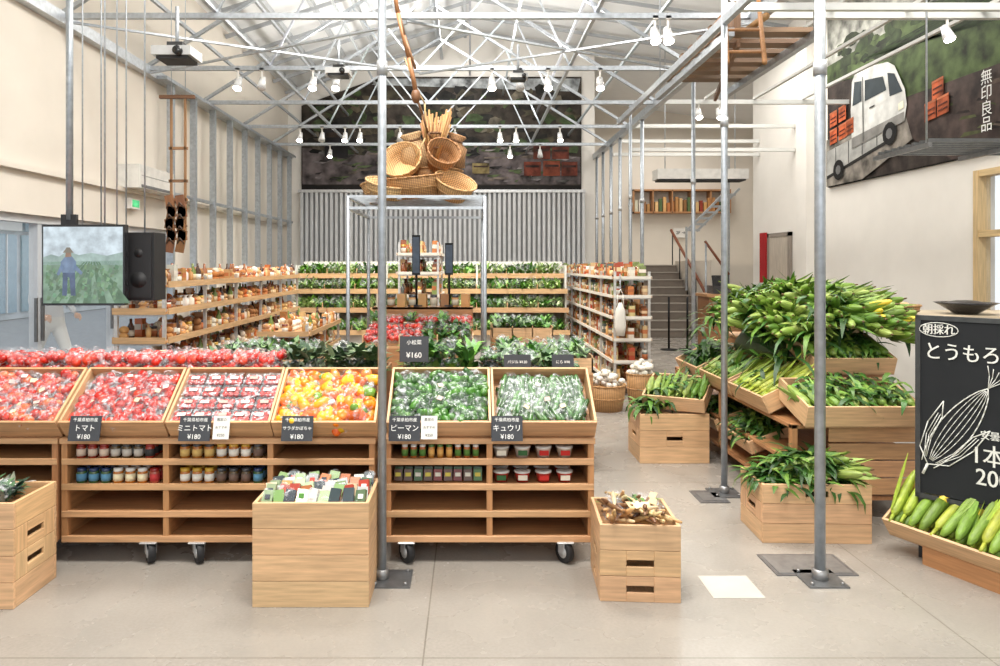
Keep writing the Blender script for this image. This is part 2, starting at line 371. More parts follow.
b_.bx(-3.83,-3.68,8.5,14.8,3.86,3.9,'metal',G); b_.bx(-3.78,-3.74,8.5,14.8,2.48,2.52,'metal',G)
b_.done()
b_=B('steel_column'); b_.cyl((-2.66,4.65,2.95),.022,2.1,'metal',STEEL); b_.box((-2.66,4.65,1.9),(.1,.03,.07),'metal',DARK); b_.done()
b_=B('suspension_rods')
for x,y in ((-3.1,5.6),(-2.95,5.6),(-2.75,5.6)): b_.tube((x,y,1.9),(x,y,5.4),.006,'metal',G)
b_.done()
b_=B('floor_access_plate')
b_.bx(1.58,2.0,3.6,3.86,0,.006,'metal',c(130,130,132)); b_.bx(1.6,1.98,3.62,3.84,.006,.008,'metal',c(150,150,150)); b_.done()
b_=B('floor_pale_patch'); b_.bx(1.17,1.42,3.36,3.6,0,.002,'matte',c(186,180,171)); b_.done()  # thin square, paler than the floor around it
b_=B('floor_access_plate'); b_.bx(1.55,1.75,4.7,4.95,0,.006,'metal',c(120,120,122)); b_.bx(1.58,1.72,4.74,4.9,.006,.008,'metal',c(140,140,140)); b_.done()
# hanging frame canopy
b_=B('display_scaffold_frame')
fx=(-1.07,.13); fy=(6.14,7.38)
for x in fx:
    for y in fy: b_.cyl((x,y,1.1),.017,2.2,'metal',STEEL)
for z in (2.2,2.1):
    for y in fy: b_.bx(fx[0],fx[1],y-.012,y+.012,z-.012,z+.012,'metal',G)
    for x in fx: b_.bx(x-.012,x+.012,fy[0],fy[1],z-.012,z+.012,'metal',G)
for i in range(7): b_.bx(fx[0],fx[1],fy[0]+.17*i+.08,fy[0]+.17*i+.1,2.2,2.215,'metal',G)
b_.done()
BASK=c(190,144,94)
def basket(name,loc,r0,r1,h,rot=(0,0,0),col=BASK,rim=True):
    b=B(name); b.M=TM(loc,rot)
    b.lathe(((r0,0),((r0+r1)/2*1.03,h*.5),(r1,h),(r1*.96,h),((r0+r1)/2*.97,h*.5),(r0*.9,.015)),22,'wicker',col)
    if rim:
        for z in (h,h*.5):
            rr=r1 if z==h else (r0+r1)/2*1.03
            b.path([(rr*math.cos(t),rr*math.sin(t),z) for t in np.linspace(0,2*math.pi,19)],.009,'wood',cv(col,.1))
    return b
for loc,r0,r1,h,rot,cc in (((-.78,6.5,2.23),.14,.21,.14,(.3,.2,0),c(206,168,116)),((-.5,6.55,2.23),.2,.27,.2,(.15,-.1,0),c(176,130,82)),((-.18,6.55,2.24),.13,.2,.17,(.5,.35,0),c(196,152,100)),
    ((-.35,6.95,2.23),.22,.28,.3,(0,0,0),c(168,122,76)),((-.62,6.72,2.52),.12,.2,.16,(1.0,-.4,0),c(204,160,108)),((-.3,6.7,2.56),.11,.16,.2,(.9,.5,0),c(160,114,70)),((-.85,6.95,2.23),.15,.2,.2,(0,-.2,0),c(186,146,98))):
    basket('wicker_basket',loc,r0,r1,h,rot,cc).done()
def sack(loc,s,rot,col):
    b=B('burlap_sack'); b.M=TM(loc,rot,(s,s*.8,s))
    pr=((.1,0),(.18,.06),(.19,.18),(.16,.28),(.07,.34),(.12,.4),(.1,.42))
    v,f=lathe_geo(pr,14); v=v*(1+np.array([[U(-.14,.14),U(-.14,.14),0] for _ in range(len(v))])); b.add(v,f,'wicker',col,None,True)
    b.path([(.08*math.cos(t),.08*math.sin(t),.34) for t in np.linspace(0,2*math.pi,12)],.014,'wood',c(120,84,54)); b.done()
sack((-.48,6.85,2.5),.95,(.2,-.25,0),c(186,150,106)); sack((-.22,6.85,2.55),.8,(.1,.3,0),c(160,118,78))
b_=B('straw_bundle')
for k in range(60):
    a=U(-.09,.09); q=U(-.07,.07); b_.tube((-.36+a*.5,6.75+q,2.62+U(-.03,.03)),(-.33+a*1.7,6.75+q*1.5,3.02+U(-.08,.08)),.009,'wood',cv(c(176,130,80),.25),5)
for z in (2.72,2.86): b_.path([(-.345+.085*math.cos(t),6.75+.085*math.sin(t),z) for t in np.linspace(0,2*math.pi,15)],.012,'wood',c(120,84,54))
b_.done()
b_=B('bamboo_fishing_gear')
b_.path([(-.72,6.4,4.3),(-.66,6.4,3.9),(-.56,6.42,3.5),(-.5,6.45,3.2)],.022,'wood',c(162,112,72))
b_.path([(-.66,6.4,3.95),(-.6,6.4,3.7),(-.5,6.42,3.4)],.014,'wood',c(130,92,60))
b_.path([(-.6,6.42,3.5),(-.48,6.45,3.2),(-.42,6.5,3.1),(-.42,6.6,2.8),(-.52,6.6,2.6)],.008,'wood',c(190,160,110))
b_.ball((-.5,6.46,3.16),(.045,.045,.07),'wood',c(120,80,50)); b_.path([(-.5,6.46,3.16),(-.44,6.5,3.0),(-.4,6.6,2.85),(-.36,6.66,2.8)],.012,'wood',c(120,84,54)); b_.done()
# loft
b_=B('wood_storage_loft')
for i in range(6):
    y=6.0+i*.3; b_.bx(2.15,3.0,y,y+.16,3.6,3.64,'wood',cv(c(128,98,72),.15))
for x in (2.2,2.95): b_.bx(x-.03,x+.03,5.9,8.2,3.53,3.6,'metal',G)
for i in range(6): b_.bx(2.3,2.36+.02*i,6.1+.3*i,6.2+.3*i,3.64,3.9,'wood',cv(c(130,95,65),.2))
b_.tube((2.15,5.9,3.7),(2.4,7.8,3.85),.035,'wood',c(150,106,68)); b_.tube((2.5,5.9,3.7),(2.5,7.9,3.8),.03,'wood',c(176,134,86))
for x in (2.2,2.95):
    for y in (6,8.1): b_.tube((x,y,3.6),(x,y,5.9),.008,'metal',G)
b_.bar((2.3,6.0,3.5),(2.8,8.0,3.5),.03,.06,'wood',c(120,84,54))
b_.done()
b_=B('wooden_ladder')
for x in (-.14,.14): b_.tube((2.05+x,5.2,3.1),(2.45+x,6.4,4.5),.018,'wood',c(166,118,74))
for i in range(6):
    t=i/6+.08; b_.tube((1.91+.4*t,5.2+1.2*t,3.1+1.4*t),(2.19+.4*t,5.2+1.2*t,3.1+1.4*t),.012,'wood',c(160,112,70))
b_.tube((2.25,5.8,3.8),(2.25,5.8,6.2),.006,'metal',G); b_.done()
# hanging rack with wooden clogs
b_=B('hanging_wooden_rack')
Wd=c(150,112,76); x0,x1=-2.56,-2.44; d=6.0
for x in (x0,x1):
    b_.bar((x,d,1.85),(x,d,3.04),.018,.018,'wood',Wd); b_.tube((x,d,3.0),(x,d,5.7),.004,'metal',G,5)
b_.bar((-2.66,d,3.04),(-2.36,d,3.04),.03,.03,'wood',c(110,76,50))
for z in (2.16,2.32,2.6): b_.bar((x0-.02,d,z),(x1+.02,d,z),.018,.025,'wood',cv(Wd,.2))
for i in range(4):
    z=1.8+.1*i; a=.35*(-1)**i
    for sx in (-.045,.045):
        b_.box((-2.5+sx,d-.05,z),(.07,.02,.19),'wood',cv(c(140,94,58),.2),(0,a*.5,0)); b_.box((-2.5+sx,d-.025,z+.03),(.07,.04,.018),'wood',c(110,74,46),(0,a*.5,0))
        b_.path([(-2.53+sx,d-.062,z-.02),(-2.5+sx,d-.085,z+.03),(-2.47+sx,d-.062,z-.02)],.006,'wood',c(70,50,36))
b_.done()
# AC, exit sign
b_=B('wall_air_conditioner')
b_.bx(-3.9,-3.66,7.75,8.65,2.46,2.72,'gloss',c(228,226,220)); b_.bx(-3.68,-3.65,7.8,8.6,2.47,2.5,'matte',c(110,110,110)); b_.bx(-3.662,-3.655,7.8,8.6,2.6,2.604,'matte',c(150,150,150)); b_.done()
b_=B('exit_sign'); b_.bx(-3.9,-3.82,7.9,8.1,2.24,2.36,'matte',WHITE); b_.bx(-3.82,-3.815,7.92,8.08,2.26,2.34,'screen',c(90,220,140)); b_.done()
# TV
b_=B('wall_television')
b_.bx(-2.80,-2.26,4.58,4.63,1.335,1.865,'gloss',c(30,30,32)); 
TX=lambda u,v:( -2.79+.52*u, 4.577, 1.35+.5*v)
def TP(pts,cc,k): b_.poly([(TX(u,v)[0],4.578-.001*k,TX(u,v)[2]) for u,v in pts],'screen',cc)
TP([(0,0),(1,0),(1,1),(0,1)],c(206,220,228),1)
TP([(0,.6),(.1,.64),(.2,.61),(.3,.68),(.45,.63),(.6,.66),(.8,.62),(1,.67),(1,.5),(0,.5)],c(160,182,176),2)
TP([(0,0),(1,0),(1,.56),(0,.54)],c(130,158,136),2)
for i in range(7): TP([(-.1+.2*i if i else 0,0),(min(1,.0+.2*i),0),(.53+.03*i,.54),(.51+.03*i,.54)],c(96,128,100),3)
for i in range(160): u=U(.02,.9);v=U(.02,.47);s_=U(.3,1); TP([(u,v),(u+.05*s_,v),(u+.07*s_,v+.05*s_),(u+.02*s_,v+.08*s_)],cv(c(114,146,116),.35),3.3+i*.003)
TP([(.24,.1),(.3,.1),(.31,.34),(.33,.34),(.35,.1),(.41,.1),(.4,.45),(.25,.45)],c(84,100,128),4)
TP([(.24,.4),(.4,.4),(.42,.54),(.36,.62),(.29,.62),(.22,.54)],c(116,136,164),5)
TP([(.28,.6),(.36,.61),(.35,.68),(.29,.68)],c(150,120,100),6)
TP([(.25,.66),(.39,.66),(.36,.7),(.34,.73),(.3,.73),(.28,.7)],c(130,122,108),7)
TP([(.4,.52),(.5,.4),(.48,.37),(.38,.45)],c(116,136,164),5); TP([(.23,.52),(.17,.38),(.2,.36),(.26,.46)],c(116,136,164),5)
b_.tube((-2.4,4.6,1.85),(-2.4,4.6,5.7),.006,'metal',G); b_.tube((-2.32,4.6,1.85),(-2.32,4.6,5.7),.005,'metal',G)
b_.done()
b_=B('loudspeaker'); b_.bx(-2.33,-2.13,4.72,4.9,1.36,1.82,'rubber',c(24,24,26)); b_.bx(-2.315,-2.145,4.71,4.72,1.38,1.8,'rubber',c(30,30,32))
for z,r in ((1.5,.055),(1.68,.03)): b_.cyl((-2.23,4.711,z),r,.004,'rubber',c(27,27,29),(math.pi/2,0,0),18)
b_.tube((-2.23,4.8,1.82),(-2.23,4.8,5.8),.006,'metal',G); b_.done()
# lamps & projectors
def spot(x,d,z=3.78,on=True,tilt=.5):
    b=B('ceiling_spotlight'); b.M=TM((x,d,z))
    b.cyl((0,0,.1),.012,.16,'matte',WHITE); b.box((0,0,.17),(.05,.05,.03),'matte',WHITE)
    b.lathe(((.035,.09),(.045,.0),(.055,-.07),(.05,-.07)),14,'gloss',c(225,225,225),TM((0,0,0),(-tilt,0,0)))
    b.lathe(((.046,-.072),(.025,-.08)),14,'lamp' if on else 'gloss',(1,.93,.8) if on else c(200,200,200),TM((0,0,0),(-tilt,0,0)))
    b.done()
for i,(px,d) in enumerate(((238,8.35),(262,8.35),(313,8.35),(336,8.35),(492,8.35),(520,8.35),(548,8.35),(600,8.35),(300,11.85),(322,11.85),(345,11.85),(360,11.85),(400,11.85),(455,11.85),(500,11.85),(516,11.85),(560,11.85),(330,13.6),(420,13.6),(510,13.6),(540,13.6),(655,6.6),(668,6.6))):
    spot((px-470)*d/700,d,3.76,on=(i not in (1,5,9,12,20)))
for x,d in ((4.5,6.6),(3.3,10.1),(3.6,10.1)): spot(x,d,3.78)
def projector(x,y,z,s=1):
    b=B('ceiling_projector'); b.M=TM((x,y,z)); b.box((0,0,0),(.3*s,.24*s,.07*s),'gloss',c(200,200,198)); b.box((0,0,-.045*s),(.24*s,.2*s,.03),'rubber',c(36,36,36))
    b.cyl((.06,-.13*s,-.01),.035*s,.05,'gloss',BLACK,(math.pi/2,0,0)); b.cyl((0,0,.2),.015,.34,'metal',G); b.box((0,0,.06*s),(.12,.1,.05),'rubber',c(50,50,50)); b.done()
projector(-2.28,5.45,3.24); projector(-1.5,8.0,3.8,.9); projector(.55,8.0,3.75,.7)
# ---------------------------------------------------------------- produce helpers
RED=c(206,42,26); 
TOM=sph(6)
def film(b,loc,r,rot=(0,0,0)):
    v,f=lathe_geo(sph(6),9); v=v.copy(); v=v*(1+np.array([[U(-.16,.16)] for _ in range(len(v))])); b.add(v,f,'film',(1,1,1),TM(loc,rot,r),False)
def tag(b,x,y,z,pr=.3):
    if R.random()<pr: b.box((x+U(-.03,.03),y-.01,z),(.03,.024,.002),'matte',R.choice([c(222,216,206),c(226,206,166),c(206,180,170)]),(U(-.2,.3),U(-.3,.3),U(-.6,.6)))
def tomato_bag(b,x,y,z,cols=None):
    cols=cols or [c(200,36,22),c(214,58,32),c(176,28,18)]
    for i in range(6):
        cc=cv(R.choice(cols),.15); r=U(.022,.03)
        b.lathe(TOM,9,'gloss',cc,TM((x+U(-.045,.045),y+U(-.04,.04),z+U(0,.025)),(U(0,3),U(0,3),0),(r,r,r*.9)))
    film(b,(x,y,z+.018),(.072,.06,.045),(U(-.3,.3),U(-.3,.3),U(0,3))); tag(b,x,y,z+.06,.15)
def pepper_bag(b,x,y,z,cols,n=5,s=1):
    for i in range(n):
        prof=((.006,-.045),(.018,-.035),(.025,-.01),(.027,.015),(.02,.032),(.006,.028))
        b.lathe(prof,8,'gloss',cv(R.choice(cols),.2),TM((x+U(-.045,.045),y+U(-.04,.04),z+U(0,.028)),(U(0,3),U(0,3),U(0,3)),(s,s,s)))
    if R.random()<.85: film(b,(x,y,z+.018),(.072,.062,.044),(U(-.3,.3),U(-.3,.3),U(0,3)))
    tag(b,x,y,z+.06,.12)
def cucumber_bag(b,x,y,z,yaw=None,cols=None):
    yaw=U(-.5,.5) if yaw is None else yaw
    cols=cols or [c(38,78,28),c(52,94,34),c(68,112,52)]
    for i in range(4):
        o=(i-1.5)*.024
        b.lathe(((.006,-.085),(.014,-.07),(.015,0),(.014,.07),(.006,.085)),8,'gloss',cv(R.choice(cols),.2),TM((x+o*math.cos(yaw),y+o*math.sin(yaw),z+U(0,.02)),(math.pi/2,0,yaw)))
    film(b,(x,y,z+.012),(.06,.1,.034),(0,0,yaw)); tag(b,x,y,z+.048,.12)
def leafy_bag(b,x,y,z,cols=None,h=.12):
    cols=cols or [c(80,134,50),c(108,160,64),c(54,100,40)]
    for i in range(14):
        b.blade((x+U(-.03,.03),y+U(-.03,.03),z),U(0,6.3),U(.5,1.4),U(.6,1.1)*h,U(.03,.06),'leaf',cv(R.choice(cols),.2),U(.5,1.6),3)
    if R.random()<.5: film(b,(x,y,z+h*.4),(.06,.06,h*.45))
def pack(b,x,y,z,col=RED,yaw=0,label=True):
    M0=b.M; b.M=M0@TM((x,y,z),(0,0,yaw))
    for i in range(3):
        for j in range(2):
            b.lathe(TOM,8,'gloss',cv(col,.15),TM((-.03+.03*i,-.016+.032*j,.02),(0,0,0),(.018,.018,.017)))
    b.box((0,0,.016),(.1,.078,.03),'film',(1,1,1)); b.box((0,0,.038),(.102,.08,.003),'film',(1,1,1))
    if label: b.box((U(-.01,.01),0,.042),(.045,.02,.002),'matte',R.choice([c(228,222,216),c(232,206,196),c(215,160,150)]))
    b.M=M0
def corn(b,M,L=.2,r=.024,husk=True,yel=False):
    prof=tuple((r*k,L*t) for k,t in ((.3,0),(.85,.08),(1,.25),(1,.5),(.85,.75),(.5,.93),(.1,1)))
    if husk:
        g=cv(R.choice([c(112,144,52),c(90,126,44),c(132,158,66),c(146,166,82)] if not yel else [c(164,182,64),c(180,188,70),c(146,170,60)]),.12)
        b.lathe(tuple((q*1.06,z) for q,z in prof),8,'leaf',g,M)
        M0=b.M; b.M=M0@M
        b.lathe(((.008,-.05),(.011,0)),6,'leaf',cv(g,.1))
        for k in range(3):
            a=U(0,6.3); b.blade((r*.9*math.cos(a),r*.9*math.sin(a),.02),a,1.4,L*U(.7,1.1),.03,'leaf',cv(g,.2),U(-.1,.4),3)
        b.ball((0,0,L),(.007,.007,.018),'leaf',c(104,78,44),n=5)
        b.M=M0
    else:
        b.lathe(prof,10,'veg',cv(c(232,200,62),.08),M)
        M0=b.M; b.M=M0@M
        g=cv(c(124,156,58),.15); e=U(.4,.62)
        b.lathe(((r*.4,-.05),(r*.9,-.01),(r*1.1,L*.15),(r*1.12,L*e*.7),(r*1.08,L*e)),8,'leaf',g)
        for k in range(4):
            a=U(0,6.3); b.blade((r*math.cos(a),r*math.sin(a),L*.25),a,1.5,L*U(.4,.7),.03,'leaf',cv(g,.2),U(-.2,.1),3)
        b.M=M0
LC=[c(60,104,34),c(42,82,26),c(80,122,42),c(106,142,56),c(34,68,22)]
def leaves(b,x0,x1,y0,y1,z,n,L=(.12,.26),w=(.02,.04),cols=None,hump=.06,mask=None):
    cols=cols or LC
    for i in range(n):
        u=U(0,1);v=U(0,1)
        zz=z(x0+(x1-x0)*u,y0+(y1-y0)*v) if callable(z) else z+hump*math.sin(math.pi*u)*math.sin(math.pi*v)
        b.blade((x0+(x1-x0)*u,y0+(y1-y0)*v,zz+U(-.02,.02)),U(0,6.3),U(0,.9),U(*L),U(*w),'leaf',cv(R.choice(cols),.2),U(.9,2.4),4)
def panel(b,M,w,h,t,rows,slots=(),col=WOOD,sw=.13,sh=.032):
    M0=b.M; b.M=M0@M; rh=h/rows
    for i in range(rows):
        z0=i*rh; z1=z0+rh-.002; cc=cv(col,.09)
        if i in slots:
            zc=(z0+z1)/2
            b.bx(-w/2,-sw/2,-t/2,t/2,z0,z1,'wood',cc); b.bx(sw/2,w/2,-t/2,t/2,z0,z1,'wood',cc)
            b.bx(-sw/2,sw/2,-t/2,t/2,z0,zc-sh/2,'wood',cc); b.bx(-sw/2,sw/2,-t/2,t/2,zc+sh/2,z1,'wood',cc)
        else: b.bx(-w/2,w/2,-t/2,t/2,z0,z1,'wood',cc)
    b.M=M0
def crate(b,w,d,h,t=.016,rows=3,slots=(),sslots=(),col=WOOD,floor_z=.0,sw=.13):
    panel(b,TM((0,-d/2+t/2,0)),w,h,t,rows,slots,col,sw); panel(b,TM((0,d/2-t/2,0)),w,h,t,rows,slots,col,sw)
    for sx in (-1,1): panel(b,TM((sx*(w/2-t/2),0,0),(0,0,math.pi/2)),d-2*t-.001,h,t,rows,sslots,col,sw)
    b.bx(-w/2+t,w/2-t,-d/2+t,d/2-t,floor_z,floor_z+.012,'wood',cv(col,.05))
# ---------------------------------------------------------------- front crates
b_=B('wooden_crate'); b_.M=TM((-.745,3.46,0)); crate(b_,.545,.38,.49,.018,4,(),(),WOODL); b_.bx(-.25,.25,-.17,.17,.4,.41,'wood',WOOD); b_.done(.002)
b_=B('packaged_snacks'); b_.M=TM((-.745,3.46,.41))
for i in range(9):
    for j in range(6):
        for k in range(2):
            x=-.22+.055*i+U(-.01,.01); y=-.13+.053*j; z=.03+.04*k+U(0,.03)
            cc=R.choice([c(200,196,186),c(120,150,90),c(176,180,180),c(170,100,60),c(90,110,80),c(206,186,156),c(60,70,75),c(190,150,80),c(150,170,130),c(160,60,44)])
            b_.box((x,y,z),(.05,.02,.07),'gloss',cv(cc,.15),(U(-1.0,-.4),U(-.2,.2),U(-.3,.3)))
            if R.random()<.5: b_.box((x,y-.009,z+.008),(.024,.006,.022),'matte',R.choice([WHITE,c(190,70,56),c(80,130,60),c(70,74,80)]),(-.7,0,0))
            if R.random()<.4: film(b_,(x,y,z+.01),(.035,.03,.035))
b_.done()
b_=B('wooden_crate'); b_.M=TM((.82,3.52,0),(0,0,-.06)); crate(b_,.38,.4,.367,.016,3,(0,1),(0,1),WOODL); b_.bx(-.17,.17,-.18,.18,.26,.27,'wood',WOOD); b_.done(.002)
b_=B('burdock_root_bags'); b_.M=TM((.82,3.52,.28))
for i in range(44):
    x=U(-.13,.13);y=U(-.12,.12);a=U(-.6,.6)
    b_.lathe(((.006,-.12),(.012,-.06),(.013,.05),(.006,.13)),7,'veg',cv(R.choice([c(160,116,72),c(200,158,106),c(226,204,160),c(120,84,54),c(216,188,134)]),.15),TM((x,y,.05+U(0,.08)),(math.pi/2-U(.0,.6),0,a)))
for i in range(6): film(b_,(U(-.12,.12),U(-.1,.12),.1),(.05,.1,.035),(.2,0,U(-.6,.6)))
for i in range(5): b_.box((U(-.12,.12),U(-.12,.1),.14),(.035,.05,.003),'matte',R.choice([c(230,215,180),c(210,180,140)]),(.3,U(-.3,.3),U(-.5,.5)))
leaves(b_,-.1,.1,-.1,.14,.08,24,(.06,.12),(.01,.02)); b_.done()
b_=B('wooden_crate'); b_.M=TM((-2.36,3.42,0)); crate(b_,.48,.34,.495,.018,4,(1,2),(1,2),WOODL); b_.bx(-.22,.22,-.15,.15,.4,.41,'wood',WOOD); b_.done(.002)
b_=B('herb_packets'); b_.M=TM((-2.36,3.42,.42))
for i in range(30): leafy_bag(b_,U(-.18,.18),U(-.11,.11),.02+U(0,.04),[c(50,84,58),c(80,116,78),c(40,66,48),c(120,130,110)],.11)
for i in range(10): b_.box((U(-.18,.18),U(-.12,.12),.1),(.04,.05,.003),'matte',R.choice([WHITE,c(60,70,75)]),(U(-.5,.5),U(-.5,.5),U(0,3)))
b_.done()
# ---------------------------------------------------------------- front gondola
FY=3.75; GD=.78
def caster(b,x,y,r=.058,top=.121):
    b.cyl((x,y,r),r,.036,'rubber',c(30,30,32),(0,math.pi/2,.6),22); b.cyl((x,y,r),r*.55,.041,'metal',c(210,210,210),(0,math.pi/2,.6),14)
    cs,sn=math.cos(.6),math.sin(.6)
    for s_ in (-1,1): b.box((x+s_*.025*cs,y+s_*.025*sn,r+.028),(.004,.05,.07),'metal',c(210,212,214),(0,0,.6))
    b.box((x,y,top-.006),(.09,.08,.008),'metal',c(210,212,214))
def gondola(x0,n,wheels,mod=.56,z1=.673):
    b=B('display_gondola'); x1=x0+n*mod
    for i in range(n+1):
        x=x0+i*mod; w=.032
        xa=min(max(x-w/2,x0),x1-w)
        for y in (FY,FY+GD-.04): b.bx(xa,xa+w,y,y+.04,.121,z1-.03,'wood',cv(WOODD,.08))
        b.bx(xa+.004,xa+w-.004,FY+.04,FY+GD-.04,.121,z1-.03,'wood',cv(WOODD,.08))
    for z in (.121,.255,.40,.535):
        b.bx(x0+.001,x1-.001,FY+.006,FY+GD-.006,z,z+.022,'wood',cv(WOODD,.06)); b.bx(x0+.002,x1-.002,FY-.004,FY+.012,z-.006,z+.028,'wood',cv(WOOD,.08))
    b.bx(x0,x1,FY+.38,FY+.395,.13,z1-.03,'wood',cv(c(130,84,52),.05))
    b.bx(x0-.005,x1+.005,FY-.01,FY+GD+.01,z1-.03,z1,'wood',cv(WOOD,.03))
    for wx in wheels: caster(b,wx,FY+.02); caster(b,wx,FY+GD-.1)
    return b.done(.002)
gondola(-2.19,3,(-1.72,-1.46,-.75)); gondola(-.455,2,(-.34,.51)); gondola(-3.89,3,(-3.3,-2.4))
def jar(b,x,y,z,h,r,body,lid,label):
    b.lathe(((r*.92,0),(r,.004),(r,h*.74),(r*.85,h*.8)),12,'gloss',body,TM((x,y,z))); b.lathe(((r*.93,h*.79),(r*.95,h*.8),(r*.95,h)),12,'gloss',lid,TM((x,y,z)))
    b.lathe(((r*1.02,h*.15),(r*1.02,h*.62)),12,'matte',label,TM((x,y,z)))
b_=B('preserve_jars')
lids=[c(140,30,28),c(60,62,66),c(40,60,100),c(200,160,60),c(222,222,216)]
bodies=[c(150,50,30),c(180,110,40),c(90,70,40),c(60,90,50),c(170,80,60)]
def rowjars(x0,x1,z,h,r,sets,y=FY+.045):
    x=x0+r+.03; k=0
    while x<x1-r-.02:
        bo,li,la=sets[int(k/3)%len(sets)]; 
        for j in range(3): jar(b_,x,y+j*(2*r+.006),z,h,r,bo,li,la)
        x+=2*r+.014; k+=1
S1=[(bodies[0],lids[0],c(216,196,176)),(bodies[2],lids[1],c(195,190,180)),(bodies[0],lids[0],c(60,60,60))]
S2=[(bodies[3],lids[2],c(90,140,170)),(bodies[1],lids[4],c(225,215,180)),(bodies[4],lids[0],c(180,60,60))]
S3=[(bodies[1],lids[1],c(215,180,110)),(bodies[1],lids[3],c(230,226,215)),(bodies[2],lids[1],c(110,90,80))]
rowjars(-2.16,-1.66,.557,.08,.024,S1); rowjars(-2.16,-1.66,.423,.08,.026,S2)
rowjars(-1.6,-1.1,.557,.08,.026,S3); rowjars(-1.6,-1.1,.423,.08,.026,S3[1:]+S2[:1])
rowjars(-.40,.09,.557,.075,.017,[(c(180,100,46),lids[4],c(90,130,60)),(c(195,130,56),c(80,120,60),c(220,170,95))]); 
b_.done()
b_=B('deli_packs')
for i in range(4):
    for j in range(2):
        for (z,cc) in ((.557,c(195,180,164)),(.423,c(170,54,44))):
            x=.17+i*.115; y=FY+.07+j*.1
            b_.lathe(((.034,0),(.042,.045),(.045,.05)),12,'gloss',cv(cc,.1),TM((x,y,z))); b_.lathe(((.046,.05),(.046,.058),(.03,.06)),12,'gloss',c(214,212,206),TM((x,y,z))); b_.box((x,y-.041,z+.028),(.05,.006,.026),'matte',R.choice([c(60,100,60),c(190,50,44),c(222,214,196)]))
b_.done()
b_=B('pickle_pouches')
for i in range(9):
    for j in range(2):
        x=-.39+i*.054; b_.box((x,FY+.06+j*.05,.423+.035),(.045,.014,.06),'gloss',cv(R.choice([c(70,110,50),c(120,40,30),c(90,60,40),c(60,90,40)]),.15),(-.25,0,U(-.1,.1))); b_.box((x,FY+.05+j*.05,.423+.04),(.03,.005,.02),'matte',R.choice([c(214,210,196),c(205,190,90)]),(-.25,0,0))
b_.done()
# tilted bins on front
TILT=math.radians(38); BW=.555; BL=.40; BH=.12
def bin_M(x,y=FY+.02,z=.674,tilt=TILT,yaw=0): return TM((x,y,z),(tilt,0,yaw))
def bin_geo(b,w=BW,L=BL,h=BH,t=.013,col=WOOD):
    b.bx(-w/2,w/2,0,L,0,.01,'wood',cv(col,.05))
    b.bx(-w/2,w/2,0,t,0,h,'wood',cv(col,.05)); b.bx(-w/2,w/2,L-t,L,0,h,'wood',cv(col,.05))
    for sx in (-1,1): b.bx(sx*(w/2-t/2)-t/2,sx*(w/2-t/2)+t/2,t,L-t,0,h+.001,'wood',cv(WOODL,.05))
kinds=['tomA','tomA','pack','pap','pep','cuc']
bxs=[-2.47,-1.90,-1.335,-.775,-.165,.395]
names=['bagged_tomatoes','bagged_tomatoes','cherry_tomato_packs','bagged_paprika','bagged_green_peppers','bagged_cucumbers']
for k,x,nm in zip(kinds,bxs,names):
    b_=B('produce_bin'); b_.M=bin_M(x); bin_geo(b_)
    b_.M=np.eye(4)
    zb=.674; yb=FY+.02
    for sx in (-1,1):
        xx_=x+sx*(BW/2-.02)
        b_.add([(xx_-.01,yb+.01,zb),(xx_+.01,yb+.01,zb),(xx_+.01,yb+BL*math.cos(TILT),zb),(xx_-.01,yb+BL*math.cos(TILT),zb),(xx_-.01,yb+.01,zb+.002),(xx_+.01,yb+.01,zb+.002),(xx_+.01,yb+BL*math.cos(TILT),zb+BL*math.sin(TILT)-.002),(xx_-.01,yb+BL*math.cos(TILT),zb+BL*math.sin(TILT)-.002)],CUBEF,'wood',WOODD)
    b_.done(.0015)
    b_=B(nm); b_.M=bin_M(x)
    if k=='pack':
        for i in range(5):
            for j in range(4): 
                for l in range(2): pack(b_,-.212+.106*i+U(-.004,.004),.065+.088*j,.022+.045*l,c(200,40,30),U(-.04,.04),l==1)
        b_.bx(-.25,.25,.02,.38,.012,.022,'matte',c(170,54,44))
    else:
        for l in range(3):
            for i in range(5):
                for j in range(4):
                    xx_=-.195+.0975*i+U(-.014,.014); yy=.075+.083*j+U(-.014,.014); zz=.026+.022*l+U(0,.012)
                    if k=='tomA': tomato_bag(b_,xx_,yy,zz,[c(200,50,30),c(218,84,44),c(184,34,20),c(222,108,60)] if x<-2.2 else None)
                    if k=='pap': pepper_bag(b_,xx_,yy,zz,[c(236,168,24),c(232,130,18),c(240,184,34),c(220,94,20)]+([c(100,140,36)] if R.random()<.4 else []),4,1.2)
                    if k=='pep': pepper_bag(b_,xx_,yy,zz,[c(50,98,26),c(68,122,36),c(36,78,22)],5)
                    if k=='cuc': cucumber_bag(b_,xx_*.9,min(max(yy,.12),.28),zz)
    b_.done()
# price signs
def sign(name,x,y,z,w,h,lines,bg=c(66,68,72),fg=c(240,240,236),rot=(-.25,0,0)):
    b=B(name); b.M=TM((x,y,z),rot); b.box((0,0,h/2),(w,.006,h),'matte',bg); b.box((0,.02,h*.12),(w*.3,.04,.006),'matte',bg)
    n=len(lines); 
    for i,(t,s) in enumerate(lines):
        b.text(t,s,'matte',fg,TM((0,-.0045,h*(1-(i+.5)/n)-.0),(math.pi/2,0,0)))
    b.done()
SY=FY-.075
for x,l in ((-2.03,'トマト'),(-1.45,'ミニトマト'),(-.91,'サラダかぼちゃ'),(-.345,'ピーマン'),(.195,'キュウリ')):
    sign('price_sign',x,SY,.675,.165,.13,[('千葉県柏市産',.022),(l,.038 if len(l)<6 else .022),('¥180',.034)])
for x in (-1.31,-.215): sign('price_card',x,SY,.685,.085,.12,[('農家の',.018),('おすすめ',.016),('¥250',.02)],c(226,224,216),c(60,60,60))
